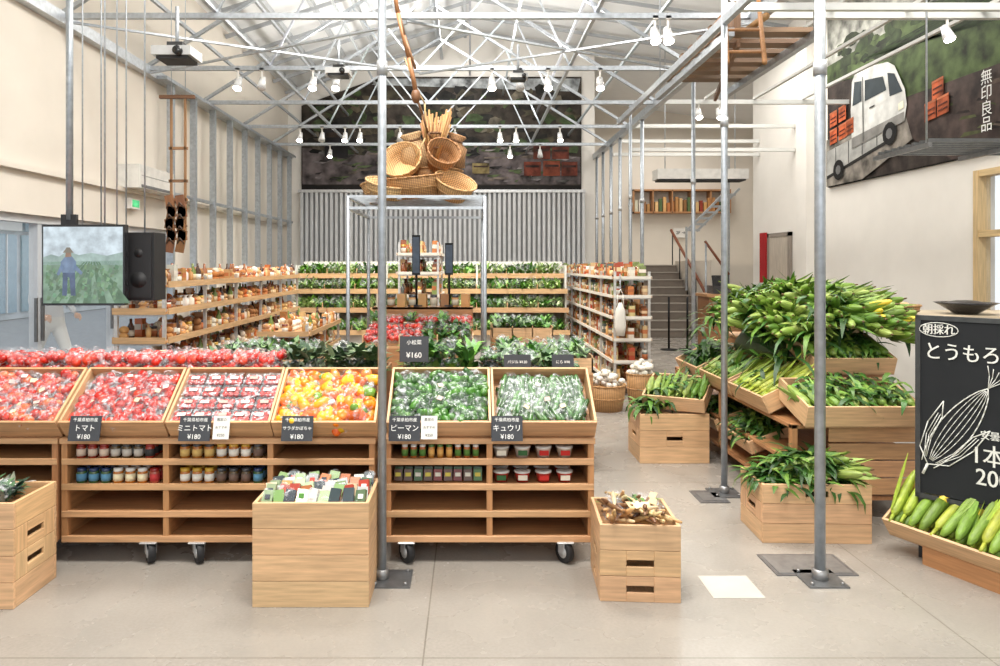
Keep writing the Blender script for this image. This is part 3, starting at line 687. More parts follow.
# back row of trays on gondola
for (x0,x1,kind,h,nm) in ((-3.6,-2.1,'tom',.0,'bagged_tomatoes'),(-2.1,-1.15,'tom',.0,'bagged_tomatoes'),(-1.15,-.5,'leaf',.03,'bagged_lettuce'),(-.42,.06,'leafl',.04,'bagged_spinach'),(.06,.66,'leafm',.0,'bagged_cucumbers')):
    b_=B('produce_tray'); b_.M=TM(((x0+x1)/2,4.34,.674)); crate(b_,x1-x0-.01,.34,.3,.014,2,(),(),WOODD); b_.bx(-(x1-x0)/2+.02,(x1-x0)/2-.02,-.15,.15,.2,.21,'wood',WOOD); b_.done()
    b_=B(nm); b_.M=TM(((x0+x1)/2,4.34,.9)); w=(x1-x0)/2-.07
    n=int((x1-x0)/.11)
    for i in range(n):
        for j in range(3):
            for l in range(2):
                xx_=-w+2*w*i/max(1,n-1)+U(-.02,.02); yy=-.1+.1*j; zz=.02+.06*l+h*l+U(0,.025)
                if kind=='tom': tomato_bag(b_,xx_,yy,zz+.025)
                elif kind=='leaf': leafy_bag(b_,xx_,yy,zz,[c(86,110,70),c(60,90,50),c(140,155,120),c(50,76,50)],.13)
                elif kind=='leafl': leafy_bag(b_,xx_,yy,zz,None,.14)
                else: (cucumber_bag(b_,xx_,yy,zz+.04) if R.random()<.5 else leafy_bag(b_,xx_,yy,zz,[c(56,96,46),c(110,140,90)],.1))
    b_.done()
sign('price_sign',-.33,4.12,1.03,.17,.15,[('小松菜',.03),('¥160',.045)],rot=(-.15,0,0)); sign('price_sign',.28,4.14,.98,.16,.09,[('バジル ¥120',.022)],rot=(-.2,0,0)); sign('price_sign',.55,4.14,.98,.13,.09,[('にら ¥98',.022)],rot=(-.2,0,0))
# ---------------------------------------------------------------- grocery shelves
PALA=[c(190,138,84),c(214,176,126),c(176,112,64),c(222,210,190),c(204,152,96),c(196,110,60),c(230,222,208),c(150,104,64),c(208,164,110)]
PALB=[c(216,210,196),c(176,80,56),c(130,146,90),c(204,168,112),c(100,108,104),c(222,204,150),c(196,130,76),c(140,84,54),c(190,160,120)]
LB=[c(216,212,200),c(214,190,150),c(180,110,70)]
def grocery(b,x,y,z,pal,hm=.2,s=1):
    t=R.random(); cc=cv(R.choice(pal),.15)
    if pal is PALA and t<.45:
        h=hm*U(.5,.8)
        for q in range(2): b.lathe(SPH,8,'matte',cc,TM((x,y+U(-.01,.01),z+h*.25+q*h*.45),(0,0,0),(.045,.04,h*.3)))
        if t<.2: film(b,(x,y,z+h*.5),(.05,.045,h*.55))
        return
    if t<.55:
        h=U(.5,1)*hm; b.box((x,y,z+h/2),(.07*s,.07*s,h),'gloss',cc,(0,0,U(-.1,.1))); b.box((x,y,z+h*.55),(.073*s,.073*s,h*.3),'matte',cv(R.choice(LB),.1),(0,0,0))
    elif t<.72: jar(b,x,y,z,hm*U(.5,.7),.034*s,cc,cv(R.choice([lids[1],lids[3],lids[4],c(120,50,40)]),.1),R.choice(LB))
    elif t<.85:
        h=hm*.95; b.lathe(((.028,0),(.03,h*.02),(.03,h*.6),(.012,h*.8),(.012,h)),10,'gloss',cv(R.choice([c(70,40,24),c(110,126,60),c(150,90,50)]),.1),TM((x,y,z))); b.lathe(((.031,h*.15),(.031,h*.45)),10,'matte',R.choice(LB),TM((x,y,z)))
    else:
        h=hm*.7; b.lathe(((.03,0),(.04,h*.3),(.038,h*.7),(.012,h*.85),(.03,h)),8,'gloss',cc,TM((x,y,z),(0,0,U(0,3)),(1,.6,1)))
def shelf_run(name,gname,x0,x1,y0,y1,levels,pal,top,woodc=WOOD,pitch=.095,lip=None):
    b=B(name)
    nb=max(1,round((y1-y0)/.9)); lc=lip or c(220,215,205); lm='wood' if lip else 'matte'; lh=.03 if lip else .012
    for i in range(nb+1):
        y=y0+(y1-y0)*i/nb
        for x in (x0+.02,x1-.02): b.bx(x-.014,x+.014,y-.014,y+.014,0,top,'metal',c(214,214,212))
        for z in levels: b.bx(x0,x1,y-.01,y+.01,z-.04,z-.02,'metal',c(210,210,208))
    for z in levels: b.bx(x0-.01,x1+.01,y0-.02,y1+.02,z-.02,z,'wood',cv(woodc,.08)); b.bx(x0-.02,x0-.01,y0,y1,z-.025,z+lh,lm,lc); b.bx(x1+.01,x1+.02,y0,y1,z-.025,z+lh,lm,lc); b.bx(x0,x1,y0-.03,y0-.02,z-.025,z+lh,lm,lc)
    b.done()
    g=B(gname)
    for li,z in enumerate(levels):
        nxt=levels[li+1] if li+1<len(levels) else z+.26
        hm=min(.22,(nxt-z)*.75); y=y0+.06
        while y<y1-.04:
            for x in (x0+.06,x1-.06)+((( x0+x1)/2,) if x1-x0>.35 else ()):
                if R.random()<.93: grocery(g,x+U(-.01,.01),y,z,pal,hm)
            y+=pitch
    g.done()
shelf_run('grocery_shelving','assorted_groceries',-3.05,-2.6,6.0,10.6,(.2,.45,.7,.95,1.2,1.43),PALA,1.5,lip=c(206,168,124))
shelf_run('grocery_shelving','assorted_groceries',1.76,2.22,8.6,14.0,(.15,.42,.69,.96,1.22,1.45),PALB,1.52)
shelf_run('grocery_shelving','assorted_groceries',-.95,-.4,9.2,10.4,(.3,.6,.9,1.2,1.5,1.75),PALB,1.9)
shelf_run('grocery_shelving','assorted_groceries',-2.3,-1.75,7.6,9.4,(.3,.6,.85),PALA,.95,lip=c(206,168,124))
# back tiered vegetables
b_=B('refrigerated_vegetable_case')
b_.bx(-2.9,1.6,12.2,12.35,0,1.66,'matte',c(222,222,218)); b_.bx(-2.9,1.6,11.3,12.2,0,.5,'matte',c(200,198,192))
for x in (-2.9,-1.4,.1,1.57): b_.bx(x,x+.03,11.6,12.3,0,1.6,'matte',c(215,215,210))
TI=((.5,11.2),(.85,11.35),(1.15,11.5),(1.4,11.7))
for i,(z,y) in enumerate(TI):
    b_.bx(-2.9,1.6,y,12.2,z,z+.02,'wood',WOOD); b_.bx(-2.9,1.6,y-.015,y,z-.02,z+.06,'wood',cv(c(204,166,122),.1))
    for x in np.arange(-2.9,1.6,.5): b_.bx(x,x+.012,y,y+.35,z,z+.14,'wood',WOODL)
b_.done()
b_=B('assorted_vegetables')
for (z,y) in TI:
    x=-2.82
    while x<1.52:
        t=int((x+3)/.5+z*7)%5
        cols=[[c(84,140,46),c(140,184,86)],[c(120,165,70),c(196,214,150)],[c(60,114,40),c(100,150,54)],[c(180,200,136),c(110,150,64)],[c(74,130,40),c(190,206,160)]][t]
        for j in range(2): leafy_bag(b_,x,y+.08+.13*j,z+.05+.07*j,cols,.18)
        x+=.095
b_.done()
# middle island inside scaffold
b_=B('display_island'); b_.M=TM((-.47,6.75,0))
crate(b_,1.0,.95,.85,.02,5,(),(),WOODD); b_.bx(-.5,.5,-.47,.47,.85,.87,'wood',WOOD)
for i in range(2): b_.bx(-.5,.5,-.1+.3*i,-.08+.3*i,.87,1.02+.16*i,'wood',WOODD); b_.bx(-.5,.5,-.1+.3*i,.2+.27*i,1.0+.16*i,1.02+.16*i,'wood',WOOD)
for x in (-.5,-.17,.17,.49): b_.bx(x,x+.012,-.47,-.1,.87,.97,'wood',WOODL)
b_.done()
b_=B('assorted_vegetables'); b_.M=TM((-.47,6.75,0))
for i in range(9):
    x=-.43+i*.107
    for j in range(3): (tomato_bag if i<5 else leafy_bag)(b_,x,-.4+.12*j,.92+.04*j)
    for j in range(2):
        (tomato_bag if i%3 else leafy_bag)(b_,x,-.02+.12*j,1.06)
    for j in range(2): 
        if i%2: jar(b_,x,.26+.1*j,1.181,.12,.035,cv(R.choice(PALA),.1),lids[1],c(200,190,170))
        else: b_.box((x,.26+.1*j,1.245),(.08,.06,.13),'gloss',cv(R.choice(PALA),.1),(0,0,U(-.3,.3)))
b_.done()
for xm,zt_ in ((-.54,1.9),(-.21,1.82)):
    b_=B('tabletop_monitor'); b_.bx(xm-.04,xm+.04,7.0,7.04,1.5,zt_,'rubber',BLACK); b_.bx(xm-.034,xm+.034,6.995,7.0,1.52,zt_-.02,'screen',c(50,62,76)); b_.tube((xm,7.05,1.19),(xm,7.05,zt_),.012,'metal',DARK); b_.bx(xm-.08,xm+.08,6.98,7.1,1.185,1.2,'metal',DARK); b_.done()
# second island row with crates of greens
for (x0,x1,y) in ((-2.0,-1.2,5.6),(.2,.95,5.7),(.25,.95,8.3)):
    b_=B('display_table'); b_.M=TM(((x0+x1)/2,y,0)); crate(b_,x1-x0,.6,.75,.02,4,(),(),WOODD); b_.bx(-(x1-x0)/2,(x1-x0)/2,-.3,.3,.75,.77,'wood',WOOD)
    for sx in np.linspace(-(x1-x0)/2,(x1-x0)/2-.012,4): b_.bx(sx,sx+.012,-.3,.3,.77,.9,'wood',WOODL)
    for yy in (-.3,.288): b_.bx(-(x1-x0)/2,(x1-x0)/2,yy,yy+.012,.77,.88,'wood',WOODL)
    b_.done()
    b_=B('bagged_leafy_greens'); b_.M=TM(((x0+x1)/2,y,.8))
    for i in range(7):
        for j in range(5): leafy_bag(b_,-(x1-x0)/2+.07+(x1-x0-.14)*i/6,-.22+.11*j,.04+U(0,.06),R.choice([None,[c(60,100,50),c(130,160,110)]]),.15)
    b_.done()
# garlic baskets
def garlic(x,y,r,h):
    b=basket('wicker_basket',(x,y,0),r*.82,r,h); b.cyl((x,y,h-.04),r*.85,.02,'wood',WOOD); b.done()
    g=B('bagged_garlic')
    for i in range(44):
        a=U(0,6.3);q=U(0,r*.8); g.ball((x+q*math.cos(a),y+q*math.sin(a),h+U(.0,.16)*(1-q/r*.6)),(U(.03,.045),U(.03,.045),.03),'veg',cv(c(228,222,210),.08),n=8)
    g.done()
garlic(1.5,7.75,.22,.28); garlic(1.98,8.15,.16,.34)
b_=B('tote_bag'); b_.M=TM((1.8,8.38,.75)); b_.lathe(((.05,0),(.07,.12),(.06,.3),(.02,.4)),10,'matte',c(216,212,202),TM((0,0,0),(0,0,0),(1,.45,1))); b_.path([(-.04,0,.36),(-.03,0,.5),(0,0,.56),(.03,0,.5),(.04,0,.36)],.005,'matte',c(230,225,215)); b_.tube((0,0,.55),(.04,.21,.74),.006,'metal',STEEL); b_.done()
# ---------------------------------------------------------------- right corn section
b_=B('corn_gondola')
gx0,gx1,gy0,gy1=2.02,2.95,4.4,6.9
for x in (gx0,gx1-.04):
    for y in (gy0,(gy0+gy1)/2,gy1-.04): b_.bx(x,x+.04,y,y+.04,.12,.6,'wood',cv(WOODD,.05))
for z in (.12,.34,.57): b_.bx(gx0,gx1,gy0,gy1,z,z+.025,'wood',cv(WOODD,.05))
for i in range(4):
    z=.16+.11*i; b_.bx(2.25,gx1,gy0-.012,gy0,z,z+.1,'wood',cv(WOOD,.07))
b_.bx(2.4,2.95,4.95,6.6,.6,.95,'wood',WOODD); b_.bx(2.38,2.97,4.93,6.62,.95,.97,'wood',WOOD)
for x,y in ((2.12,4.55),(2.85,4.5),(2.12,6.7),(2.85,6.7)): caster(b_,x,y)
b_.done(.002)
def facing_bin(x,y,z,w,L,h,yaw,tilt,fill,name,fn):
    b=B('produce_bin'); b.M=TM((x,y,z),(0,0,yaw))@TM((0,0,0),(tilt,0,0)); bin_geo(b,w,L,h,.015,WOODL); b.done(.0015)
    g=B(name); g.M=TM((x,y,z),(0,0,yaw))@TM((0,0,0),(tilt,0,0)); fn(g,w,L,h); g.done()
def fcorn(g,w,L,h,n=None,husk=.9,r=.028,lv=14,lay=3,yel=False):
    k=int(w/(r*2+.004))
    for l in range(lay):
        for i in range(k):
            x=-w/2+.04+(w-.08)*i/max(1,k-1)
            corn(g,TM((x+U(-.008,.008),.05+U(0,.03),.035+.04*l+U(0,.01)),(-math.pi/2+U(-.05,.15),U(-.08,.08),U(-.14,.14))),min(L-.08,.25 if not yel else .34)+U(-.015,.02),r,R.random()<husk,yel)
    if lv: leaves(g,-w/2+.06,w/2-.06,.08,L-.05,h,lv,(.08,.18),(.02,.035),None,.02)
def fgreen(g,w,L,h):
    leaves(g,-w/2+.04,w/2-.04,.05,L-.04,h*.45,int(1000*w*L),(.12,.22),(.025,.05),None,.1)
HP=-math.pi/2
facing_bin(2.0,4.98,.6,.62,.42,.13,HP,.45,0,'corn_cobs',lambda g,w,L,h:fcorn(g,w,L,h,husk=1,yel=True,r=.026))
facing_bin(2.0,5.65,.6,.62,.42,.13,HP,.45,0,'corn_cobs',lambda g,w,L,h:fcorn(g,w,L,h,husk=1,lv=40))
facing_bin(2.0,6.33,.6,.62,.42,.13,HP,.45,0,'leafy_greens',fgreen)
facing_bin(2.02,5.3,.24,.6,.34,.1,HP,.35,0,'leafy_greens',fgreen)
facing_bin(2.02,6.0,.24,.6,.34,.1,HP,.35,0,'leafy_greens',fgreen)
facing_bin(2.42,4.3,.6,.72,.42,.14,.0,.28,0,'corn_cobs',lambda g,w,L,h:fcorn(g,w,L,h,husk=1,lv=150))
facing_bin(2.58,4.72,.86,.56,.4,.12,.0,.35,0,'corn_cobs',lambda g,w,L,h:fcorn(g,w,L,h,husk=.96,lv=150))
# heap
b_=B('corn_heap')
def hz(x,y):
    u=(x-2.62)/.66; v=(y-5.6)/1.0; return .95+.44*max(0,1-u*u-v*v)**.6
b_.lathe(((1,0),(.97,.18),(.8,.6),(.5,.85),(.01,1)),20,'leaf',c(50,76,30),TM((2.62,5.6,.9),(0,0,0),(.42,.78,.3)))
for i in range(420):
    a=U(0,6.3);q=math.sqrt(U(0,1)); x=2.62+.54*q*math.cos(a); y=5.5+.8*q*math.sin(a)
    yaw=U(-1.1,.5)+(.9 if x>2.6 else -.2)
    corn(b_,TM((x,y,hz(x,y)+U(-.04,.04)),(math.pi/2+U(-.35,.2),0,yaw)),U(.2,.27),.031,R.random()<.985)
leaves(b_,2.06,2.75,4.75,6.3,hz,560,(.18,.36),(.03,.055)); leaves(b_,2.6,3.1,4.9,6.2,hz,90,(.15,.3),(.03,.05))
b_.done()
# low crates
b_=B('wooden_crate'); b_.M=TM((2.0,4.2,0),(0,0,-.03)); crate(b_,.62,.36,.34,.016,3,(2,),(1,),WOODL); b_.bx(-.28,.28,-.16,.16,.22,.23,'wood',WOOD); b_.done(.002)
b_=B('leafy_greens'); b_.M=TM((2.0,4.2,.23),(0,0,-.03)); leaves(b_,-.26,.26,-.13,.13,.06,500,(.12,.22),(.025,.045),None,.16); 
for i in range(24): corn(b_,TM((U(-.2,.18),U(-.1,.1),.12+U(0,.07)),(math.pi/2+U(-.3,.1),0,1.0+U(-.7,.7))),.18,.025)
b_.done()
b_=B('wooden_crate'); b_.M=TM((1.65,5.85,0),(0,0,.0)); crate(b_,.56,.42,.4,.016,3,(1,),(1,2),WOODL); b_.bx(-.25,.25,-.19,.19,.38,.39,'wood',WOOD); b_.done(.002)
facing_bin(1.66,5.72,.41,.5,.42,.12,-.5,.32,0,'corn_cobs',lambda g,w,L,h:fcorn(g,w,L,h,husk=1,lv=60))
b_=B('leafy_greens'); leaves(b_,1.4,1.6,5.72,5.95,.42,110,(.12,.24),(.025,.045)); b_.done()
# blackboard
b_=B('chalkboard_sign')
b_.M=TM((2.45,3.85,0),(0,0,-.86))
W=.95
b_.bx(0,W,0,.02,.36,1.31,'matte',c(38,40,42))
for q in ((0,.025,-.006,.026,.33,1.325),(W-.025,W,-.006,.026,.33,1.325),(0,W,-.006,.026,1.3,1.325),(0,W,-.006,.026,.33,.355)): b_.bx(*q,'metal',c(84,86,86))
for x in (.03,W-.03): b_.bar((x,.02,1.3),(x,.34,0.01),.03,.02,'metal',DARK); b_.bar((x,.01,.36),(x,.01,0),.03,.02,'metal',DARK)
CH=c(236,236,228)
def tx(t,s,x,z): 
    for o in (0,.0025): b_.text(t,s,'chalk',CH,TM((x+o,-.008-o*.1,z),(math.pi/2,0,0),(1,1.2,1)))
tx('朝採れ',.05,.11,1.25); tx('とうもろこし',.086,.3,1.13)
tx('1本',.1,.33,.61); tx('200円',.1,.4,.5); tx('安曇野産',.042,.38,.72)
b_.path([(.11+.09*math.cos(t),-.004,1.252+.038*math.sin(t)) for t in np.linspace(0,6.3,20)],.0025,'chalk',CH,5)
def dr(pts,r=.003): b_.path([(x,-.005,z) for x,z in pts],r,'chalk',CH,5)
ax=np.array([.28,.46]); ax/=np.linalg.norm(ax); nx=np.array([-ax[1],ax[0]]); o0=np.array([.06,.52])
def pt(s_,t_): q=o0+ax*s_+nx*t_; return (q[0],q[1])
Lc=.52
dr([pt(s_*Lc,.075*math.sin(math.pi*min(1,s_*.9+.1))**.7) for s_ in np.linspace(0,1,14)]); dr([pt(s_*Lc,-.075*math.sin(math.pi*min(1,s_*.9+.1))**.7) for s_ in np.linspace(0,1,14)])
for k in (-2,-1,0,1,2): dr([pt(s_*Lc*.95+.02,k*.022*math.sin(math.pi*s_)**.6) for s_ in np.linspace(0.02,.98,10)],.0018)
for s0,sg in ((.0,1),(.0,-1)):
    dr([pt(.0,0),pt(.06,.08*sg),pt(.2,.12*sg),pt(.34,.12*sg),pt(.26,.08*sg),pt(.12,.06*sg)],.003)
    for q in (.02,.04,.06): dr([pt(.03,.02*sg+q*.3*sg),pt(.14,(.05+q*.7)*sg),pt(.27,(.07+q*.6)*sg)],.002)
dr([pt(0,0),pt(-.06,-.01)],.007)
for k in range(5): dr([pt(Lc,0),pt(Lc+.06,-.03+.015*k),pt(Lc+.1,-.05+.028*k)],.002)
b_.done()
# corn crate bottom right
facing_bin(2.53,3.52,.09,.88,.44,.12,math.radians(-66),.6,0,'corn_cobs',lambda g,w,L,h:fcorn(g,w,L,h,husk=.5,r=.026,lv=0,lay=3,yel=True))
b_=B('wooden_crate'); b_.M=TM((2.72,3.44,0),(0,0,math.radians(-66))); crate(b_,.8,.3,.1,.015,1,(),(),WOODD); b_.done()
# counter on right behind
b_=B('service_counter'); b_.bx(3.25,5.2,5.8,6.5,0,1.14,'wood',c(204,186,158)); b_.bx(3.2,5.3,5.75,6.55,1.14,1.18,'wood',c(214,196,168)); b_.bx(3.25,5.2,5.78,5.8,.08,1.1,'matte',c(225,220,212)); b_.done()
b_=basket('wicker_basket',(3.6,5.95,1.18),.16,.2,.08); b_.done()
b_=B('bread_rolls'); 
for i in range(9): b_.ball((3.6+U(-.1,.1),5.95+U(-.1,.1),1.26+U(0,.03)),(.04,.035,.028),'veg',cv(c(226,190,140),.1))
b_.done()
b_=B('serving_bowl'); b_.lathe(((.08,0),(.2,.08),(.24,.1),(.23,.1),(.1,.02)),20,'gloss',c(40,38,38),TM((4.25,6.0,1.18))); b_.ball((4.25,6.0,1.26),(.17,.17,.04),'veg',c(60,56,54)); b_.done()
b_=B('hanging_steel_rack')
for y in np.arange(5.8,6.6,.1): b_.bx(3.8,5.4,y,y+.025,2.62,2.65,'metal',c(110,112,112))
for x in (3.8,4.6,5.37): b_.bx(x,x+.03,5.8,6.6,2.58,2.62,'metal',c(130,130,130)); b_.tube((x+.015,5.85,2.6),(x+.015,5.85,5.8),.008,'metal',G)
b_.done()
b_=B('checkout_counter'); b_.bx(4.1,5.15,12.0,12.6,0,1.05,'wood',c(150,104,68)); b_.bx(4.05,5.2,11.95,12.65,1.05,1.1,'wood',c(180,134,92)); b_.done()
b_=B('cash_register'); b_.box((4.35,12.25,1.17),(.3,.3,.14),'gloss',c(50,50,52)); b_.box((4.35,12.2,1.32),(.26,.03,.2),'gloss',c(30,30,32),(-.3,0,0)); b_.box((4.35,12.3,1.245),(.05,.05,.1),'gloss',DARK); b_.box((4.6,12.25,1.15),(.12,.16,.1),'gloss',WHITE); b_.done()
for x in (3.75,4.1):
    b_=B('queue_stanchion'); b_.cyl((x,13.2,.5),.02,1.0,'metal',BLACK); b_.lathe(((.16,0),(.16,.015),(.04,.03)),16,'metal',BLACK,TM((x,13.2,0))); b_.done()
# stairs
b_=B('concrete_staircase')
for i in range(9): b_.bx(3.6,5.25,15.4+i*.3,18.1,i*.178,(i+1)*.178,'stair_concrete',(1,1,1)); b_.bx(3.6,5.25,15.38+i*.3,15.42+i*.3,(i+1)*.178-.02,(i+1)*.178+.003,'matte',c(176,168,158))
b_.done()
simple('upper_landing',[(2.68,8.19,18.11,19.19,0,1.602)],'plaster'); simple('stair_side_wall',[(5.3,5.4,15.4,18.1,0,1.7)],'plaster')
b_=B('stair_handrail')
b_.tube((5.2,15.4,.95),(5.2,18.1,2.5),.035,'wood',c(130,74,48)); 
for i in range(5): y=15.5+i*.62; b_.tube((5.2,y,(y-15.4)*.593+.0),(5.2,y,.95+(y-15.4)*.574),.015,'metal',DARK)
b_.tube((4.9,14.6,2.1),(5.4,14.6,1.4),.028,'wood',c(130,74,48)); b_.tube((5.38,14.6,0),(5.38,14.6,1.45),.02,'metal',DARK); b_.tube((4.92,14.6,2.1),(4.92,14.6,0),.02,'metal',STEEL)
b_.done()
b_=B('steel_stair_frame')
for o in (0,.25): b_.bar((5.1+o,16.5,2.4),(6.1+o,16.5,3.4),.05,.05,'metal',G)
for i in range(7): b_.bar((5.15+.14*i,16.5,2.42+.14*i),(5.42+.14*i,16.5,2.42+.14*i),.02,.05,'metal',G)
b_.bar((5.1,16.5,1.0),(5.1,16.5,2.5),.04,.04,'metal',G); b_.bar((6.1,16.5,1.0),(6.1,16.5,4.2),.04,.04,'metal',G)
b_.done()
b_=B('ceiling_air_conditioner'); b_.bx(3.7,5.5,13.8,14.2,3.3,3.5,'gloss',c(225,223,218)); b_.bx(3.75,5.45,13.82,14.18,3.27,3.3,'matte',c(60,60,60)); b_.tube((3.9,14,3.5),(3.9,14,5.95),.01,'metal',G); b_.tube((5.3,14,3.5),(5.3,14,5.7),.01,'metal',G); b_.done()
b_=B('wall_display_shelf'); b_.bx(4.4,7.0,18.85,19.19,3.0,3.04,'wood',WOODD); b_.bx(4.4,7.0,18.85,19.19,3.6,3.64,'wood',WOODD)
for x in np.arange(4.4,7.05,.52): b_.bx(x,x+.03,18.85,19.19,3.0,3.64,'wood',WOODD)
for i in range(22): h=U(.2,.42); b_.box((4.5+i*.11,19.0,3.04+h/2),(.08,.12,h),'gloss',cv(R.choice(PALA+[c(90,110,70),c(150,60,44)]),.15))
b_.done()
b_=B('direction_sign'); b_.bx(5.55,5.95,19.1,19.19,2.35,2.6,'matte',WHITE); b_.text('2F →',.12,'matte',DARK,TM((5.75,19.09,2.48),(math.pi/2,0,0))); b_.done()
b_=B('red_banner'); b_.bx(5.46,5.495,12.95,13.2,1.25,2.2,'matte',c(170,40,44)); b_.done()
b_=B('door_1'); b_.bx(5.45,5.49,12.0,12.75,0,2.1,'wood',c(196,186,172)); b_.bx(5.44,5.495,11.93,12.0,0,2.17,'wood',c(150,140,130)); b_.bx(5.44,5.495,12.75,12.82,0,2.17,'wood',c(150,140,130)); b_.bx(5.44,5.495,11.93,12.82,2.1,2.17,'wood',c(150,140,130)); b_.cyl((5.42,12.1,1.0),.02,.06,'metal',STEEL,(0,math.pi/2,0)); b_.done()
b_=B('potted_plant'); b_.lathe(((.09,0),(.12,.2),(.13,.22)),14,'matte',c(180,110,80),TM((3.3,14.2,1.0))); b_.bx(3.1,3.5,14.0,14.4,0,1.0,'wood',WOODD); leaves(b_,3.2,3.4,14.1,14.3,1.25,60,(.15,.3),(.03,.06)); b_.done()

# ---------------------------------------------------------------- person outside window
def person(name,loc,heading,shirt,pants,hair,ph=0):
    root=bpy.data.objects.new(name,None); sc.collection.objects.link(root); root.location=loc; root.rotation_euler=(0,0,heading)
    def ramped(nm,stops):
        m,nt,b=newmat(nm); tc=nt.nodes.new('ShaderNodeTexCoord'); sp=nt.nodes.new('ShaderNodeSeparateXYZ'); nt.links.new(tc.outputs['Object'],sp.inputs[0])
        dv=nt.nodes.new('ShaderNodeMath'); dv.operation='DIVIDE'; dv.inputs[1].default_value=2.0; nt.links.new(sp.outputs[2],dv.inputs[0])
        n=nt.nodes.new('ShaderNodeValToRGB'); n.color_ramp.interpolation='CONSTANT'; e=n.color_ramp.elements
        while len(e)<len(stops): e.new(.5)
        for i,(p_,cc) in enumerate(stops): e[i].position=p_/2; e[i].color=(*cc,1)
        nt.links.new(dv.outputs[0],n.inputs[0]); nt.links.new(n.outputs[0],b.inputs['Base Color']); b.inputs['Roughness'].default_value=.8; return m
    skin=c(222,176,146)
    mt=ramped(name+'_clothes',[(0,c(40,38,38)),(.09,pants),(.96,shirt),(1.46,skin)])
    s=ph
    J=[((0,0,.95),(.15,.1)),((0,0,1.15),(.13,.09)),((0,0,1.34),(.165,.105)),((0,0,1.47),(.06,.055)),((0,-.01,1.56),(.05,.05)),
       ((.18,0,1.4),(.06,.06)),((.24,.02,1.16),(.045,.045)),((.22,-.14,1.0),(.03,.03)),
       ((-.18,0,1.4),(.06,.06)),((-.24,.02,1.16),(.045,.045)),((-.22,-.14,1.0),(.03,.03)),
       ((.09,0,.86),(.095,.095)),((.1,-.02-s,.49),(.06,.06)),((.1,.02-s*.6,.09),(.042,.042)),((.105,-.12-s*.6,.04),(.04,.035)),
       ((-.09,0,.86),(.095,.095)),((-.1,-.02+s,.49),(.06,.06)),((-.1,.03+s*1.4,.09),(.042,.042)),((-.105,-.11+s*1.4,.04),(.04,.035))]
    E=[(0,1),(1,2),(2,3),(3,4),(2,5),(5,6),(6,7),(2,8),(8,9),(9,10),(0,11),(11,12),(12,13),(13,14),(0,15),(15,16),(16,17),(17,18)]
    me=bpy.data.meshes.new('body'); me.from_pydata([j[0] for j in J],E,[]); ob=bpy.data.objects.new('body',me); sc.collection.objects.link(ob); ob.parent=root
    md=ob.modifiers.new('skin','SKIN')
    for i,j in enumerate(J):
        me.skin_vertices[0].data[i].radius=j[1]; me.skin_vertices[0].data[i].use_root=(i==0)
    md.use_smooth_shade=True; sb=ob.modifiers.new('sub','SUBSURF'); sb.levels=2; sb.render_levels=2; me.materials.append(mt)
    h=B('head'); sk=skin
    h.lathe(sph(12),16,'matte',sk,TM((0,-.01,1.63),(0,0,0),(.072,.088,.11))); h.ball((0,-.04,1.57),(.048,.05,.045),'matte',sk)
    h.lathe(((.001,.02),(.012,0),(.016,-.02),(.001,-.024)),8,'matte',sk,TM((0,-.098,1.625)))
    for sx in (-1,1):
        h.ball((sx*.028,-.088,1.64),(.012,.008,.007),'gloss',WHITE); h.ball((sx*.028,-.095,1.64),(.006,.004,.006),'gloss',BLACK); h.box((sx*.028,-.092,1.66),(.028,.006,.005),'matte',hair); h.ball((sx*.073,0,1.625),(.01,.018,.028),'matte',sk)
    h.ball((0,-.09,1.585),(.02,.008,.006),'matte',c(180,90,80))
    h.lathe(tuple(p_ for p_ in sph(12) if p_[1]>-.15),16,'matte',hair,TM((0,.008,1.65),(.3,0,0),(.08,.094,.105)))
    ho=h.done(); ho.parent=root
    for sx in (-1,1):
        g=B('hand'); g.ball((sx*.215,-.18,.97),(.022,.045,.038),'matte',sk,n=10)
        for k in range(4):
            z=.995-.017*k; L=(.034,.04,.037,.028)[k]
            g.tube((sx*.213,-.21,z),(sx*.21,-.21-L,z-.012),.008,'matte',sk); g.tube((sx*.21,-.21-L,z-.012),(sx*.198,-.21-L*1.5,z-.03),.007,'matte',sk)
        g.tube((sx*.2,-.17,1.0),(sx*.175,-.205,.995),.009,'matte',sk); g.tube((sx*.175,-.205,.995),(sx*.17,-.23,.985),.008,'matte',sk)
        go=g.done(); go.parent=root
    return root
person('pedestrian',(-5.15,8.6,0),1.2,c(205,205,205),c(216,214,208),c(36,28,26),.16)

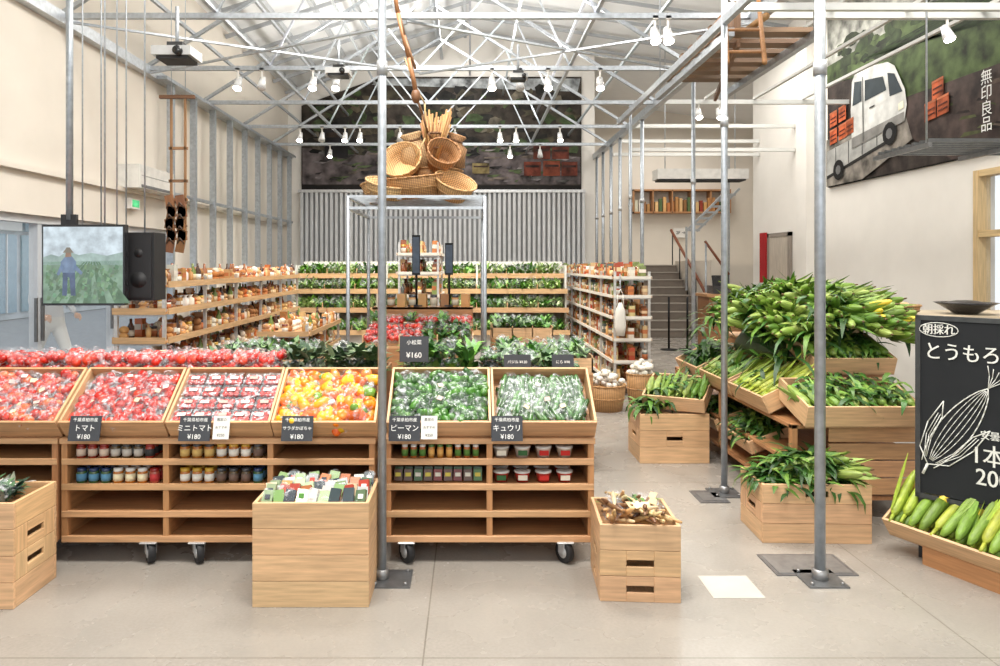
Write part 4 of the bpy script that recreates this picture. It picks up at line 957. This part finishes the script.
# ---------------------------------------------------------------- lights & camera
w=bpy.data.worlds.new('world'); sc.world=w; w.use_nodes=True
nt=w.node_tree; bg=nt.nodes['Background']; bg.inputs[0].default_value=(.9,.95,1,1); bg.inputs[1].default_value=1.15
def area(name,loc,size,sy,pw,rot=(0,0,0),col=(1,.965,.91)):
    l=bpy.data.lights.new(name,'AREA'); l.shape='RECTANGLE'; l.size=size; l.size_y=sy; l.energy=pw; l.color=col
    o=bpy.data.objects.new(name,l); o.location=loc; o.rotation_euler=rot; sc.collection.objects.link(o)
area('overhead_fill',(-.4,2.2,4.9),2.2,1.0,215)  # overhead area lights added as fill for the hall, not real fittings
area('overhead_fill',(-.4,5.4,5.2),2.2,.9,225)
area('overhead_fill',(3.8,4.5,5.0),1.5,1.8,155)
area('overhead_fill',(4.2,10.5,5.3),1.5,4,130)
area('overhead_fill',(-.2,10.8,6.1),.8,6,220)
area('overhead_fill',(5.0,16.8,5.2),2.5,3,105)
area('upward_fill',(-.6,4.0,4.35),3,1.5,140,(math.pi,0,0))  # upward-facing area lights added only to brighten the ceiling
area('upward_fill',(-1.6,10.0,4.05),.15,6,130,(math.pi,0,0))
area('upward_fill',(.9,10.0,4.05),.15,6,130,(math.pi,0,0))
area('behind_camera_fill',(0.3,-1.8,3.4),6,2,75,(math.radians(68),0,0))  # unseen area light added behind the camera to fill the front
for x,y in ((-2.3,8.3),(-1.6,8.3),(.3,8.3),(1.2,8.3),(-1.8,10.2),(.3,10.0),(1.2,10.2),(-1.0,10.4),(-2.4,10.4)):
    l=bpy.data.lights.new('track_spot','SPOT'); l.energy=130; l.spot_size=1.7; l.spot_blend=.8; l.color=(1,.92,.8); l.shadow_soft_size=.06
    o=bpy.data.objects.new('track_spot',l); o.location=(x,y,3.64); o.rotation_euler=(.35,0,0); sc.collection.objects.link(o)
for x,y in ((-2,2.9),(-1,2.9),(0.2,2.9),(1.6,3.0),(2.4,3.3),(1.9,4.6)):
    l=bpy.data.lights.new('track_spot','SPOT'); l.energy=85; l.spot_size=1.3; l.spot_blend=.9; l.color=(1,.93,.83); l.shadow_soft_size=.04
    o=bpy.data.objects.new('track_spot',l); o.location=(x,y,3.8); o.rotation_euler=(.3,0,0); sc.collection.objects.link(o)
cam=bpy.data.cameras.new('camera'); cam.sensor_width=36; cam.lens=25.2; cam.shift_x=.03; cam.shift_y=-.068
co=bpy.data.objects.new('camera',cam); co.location=(0,0,1.6); co.rotation_euler=(math.pi/2,0,0); sc.collection.objects.link(co); sc.camera=co
print('verts',sum(len(o.data.vertices) for o in bpy.data.objects if o.type=='MESH'))
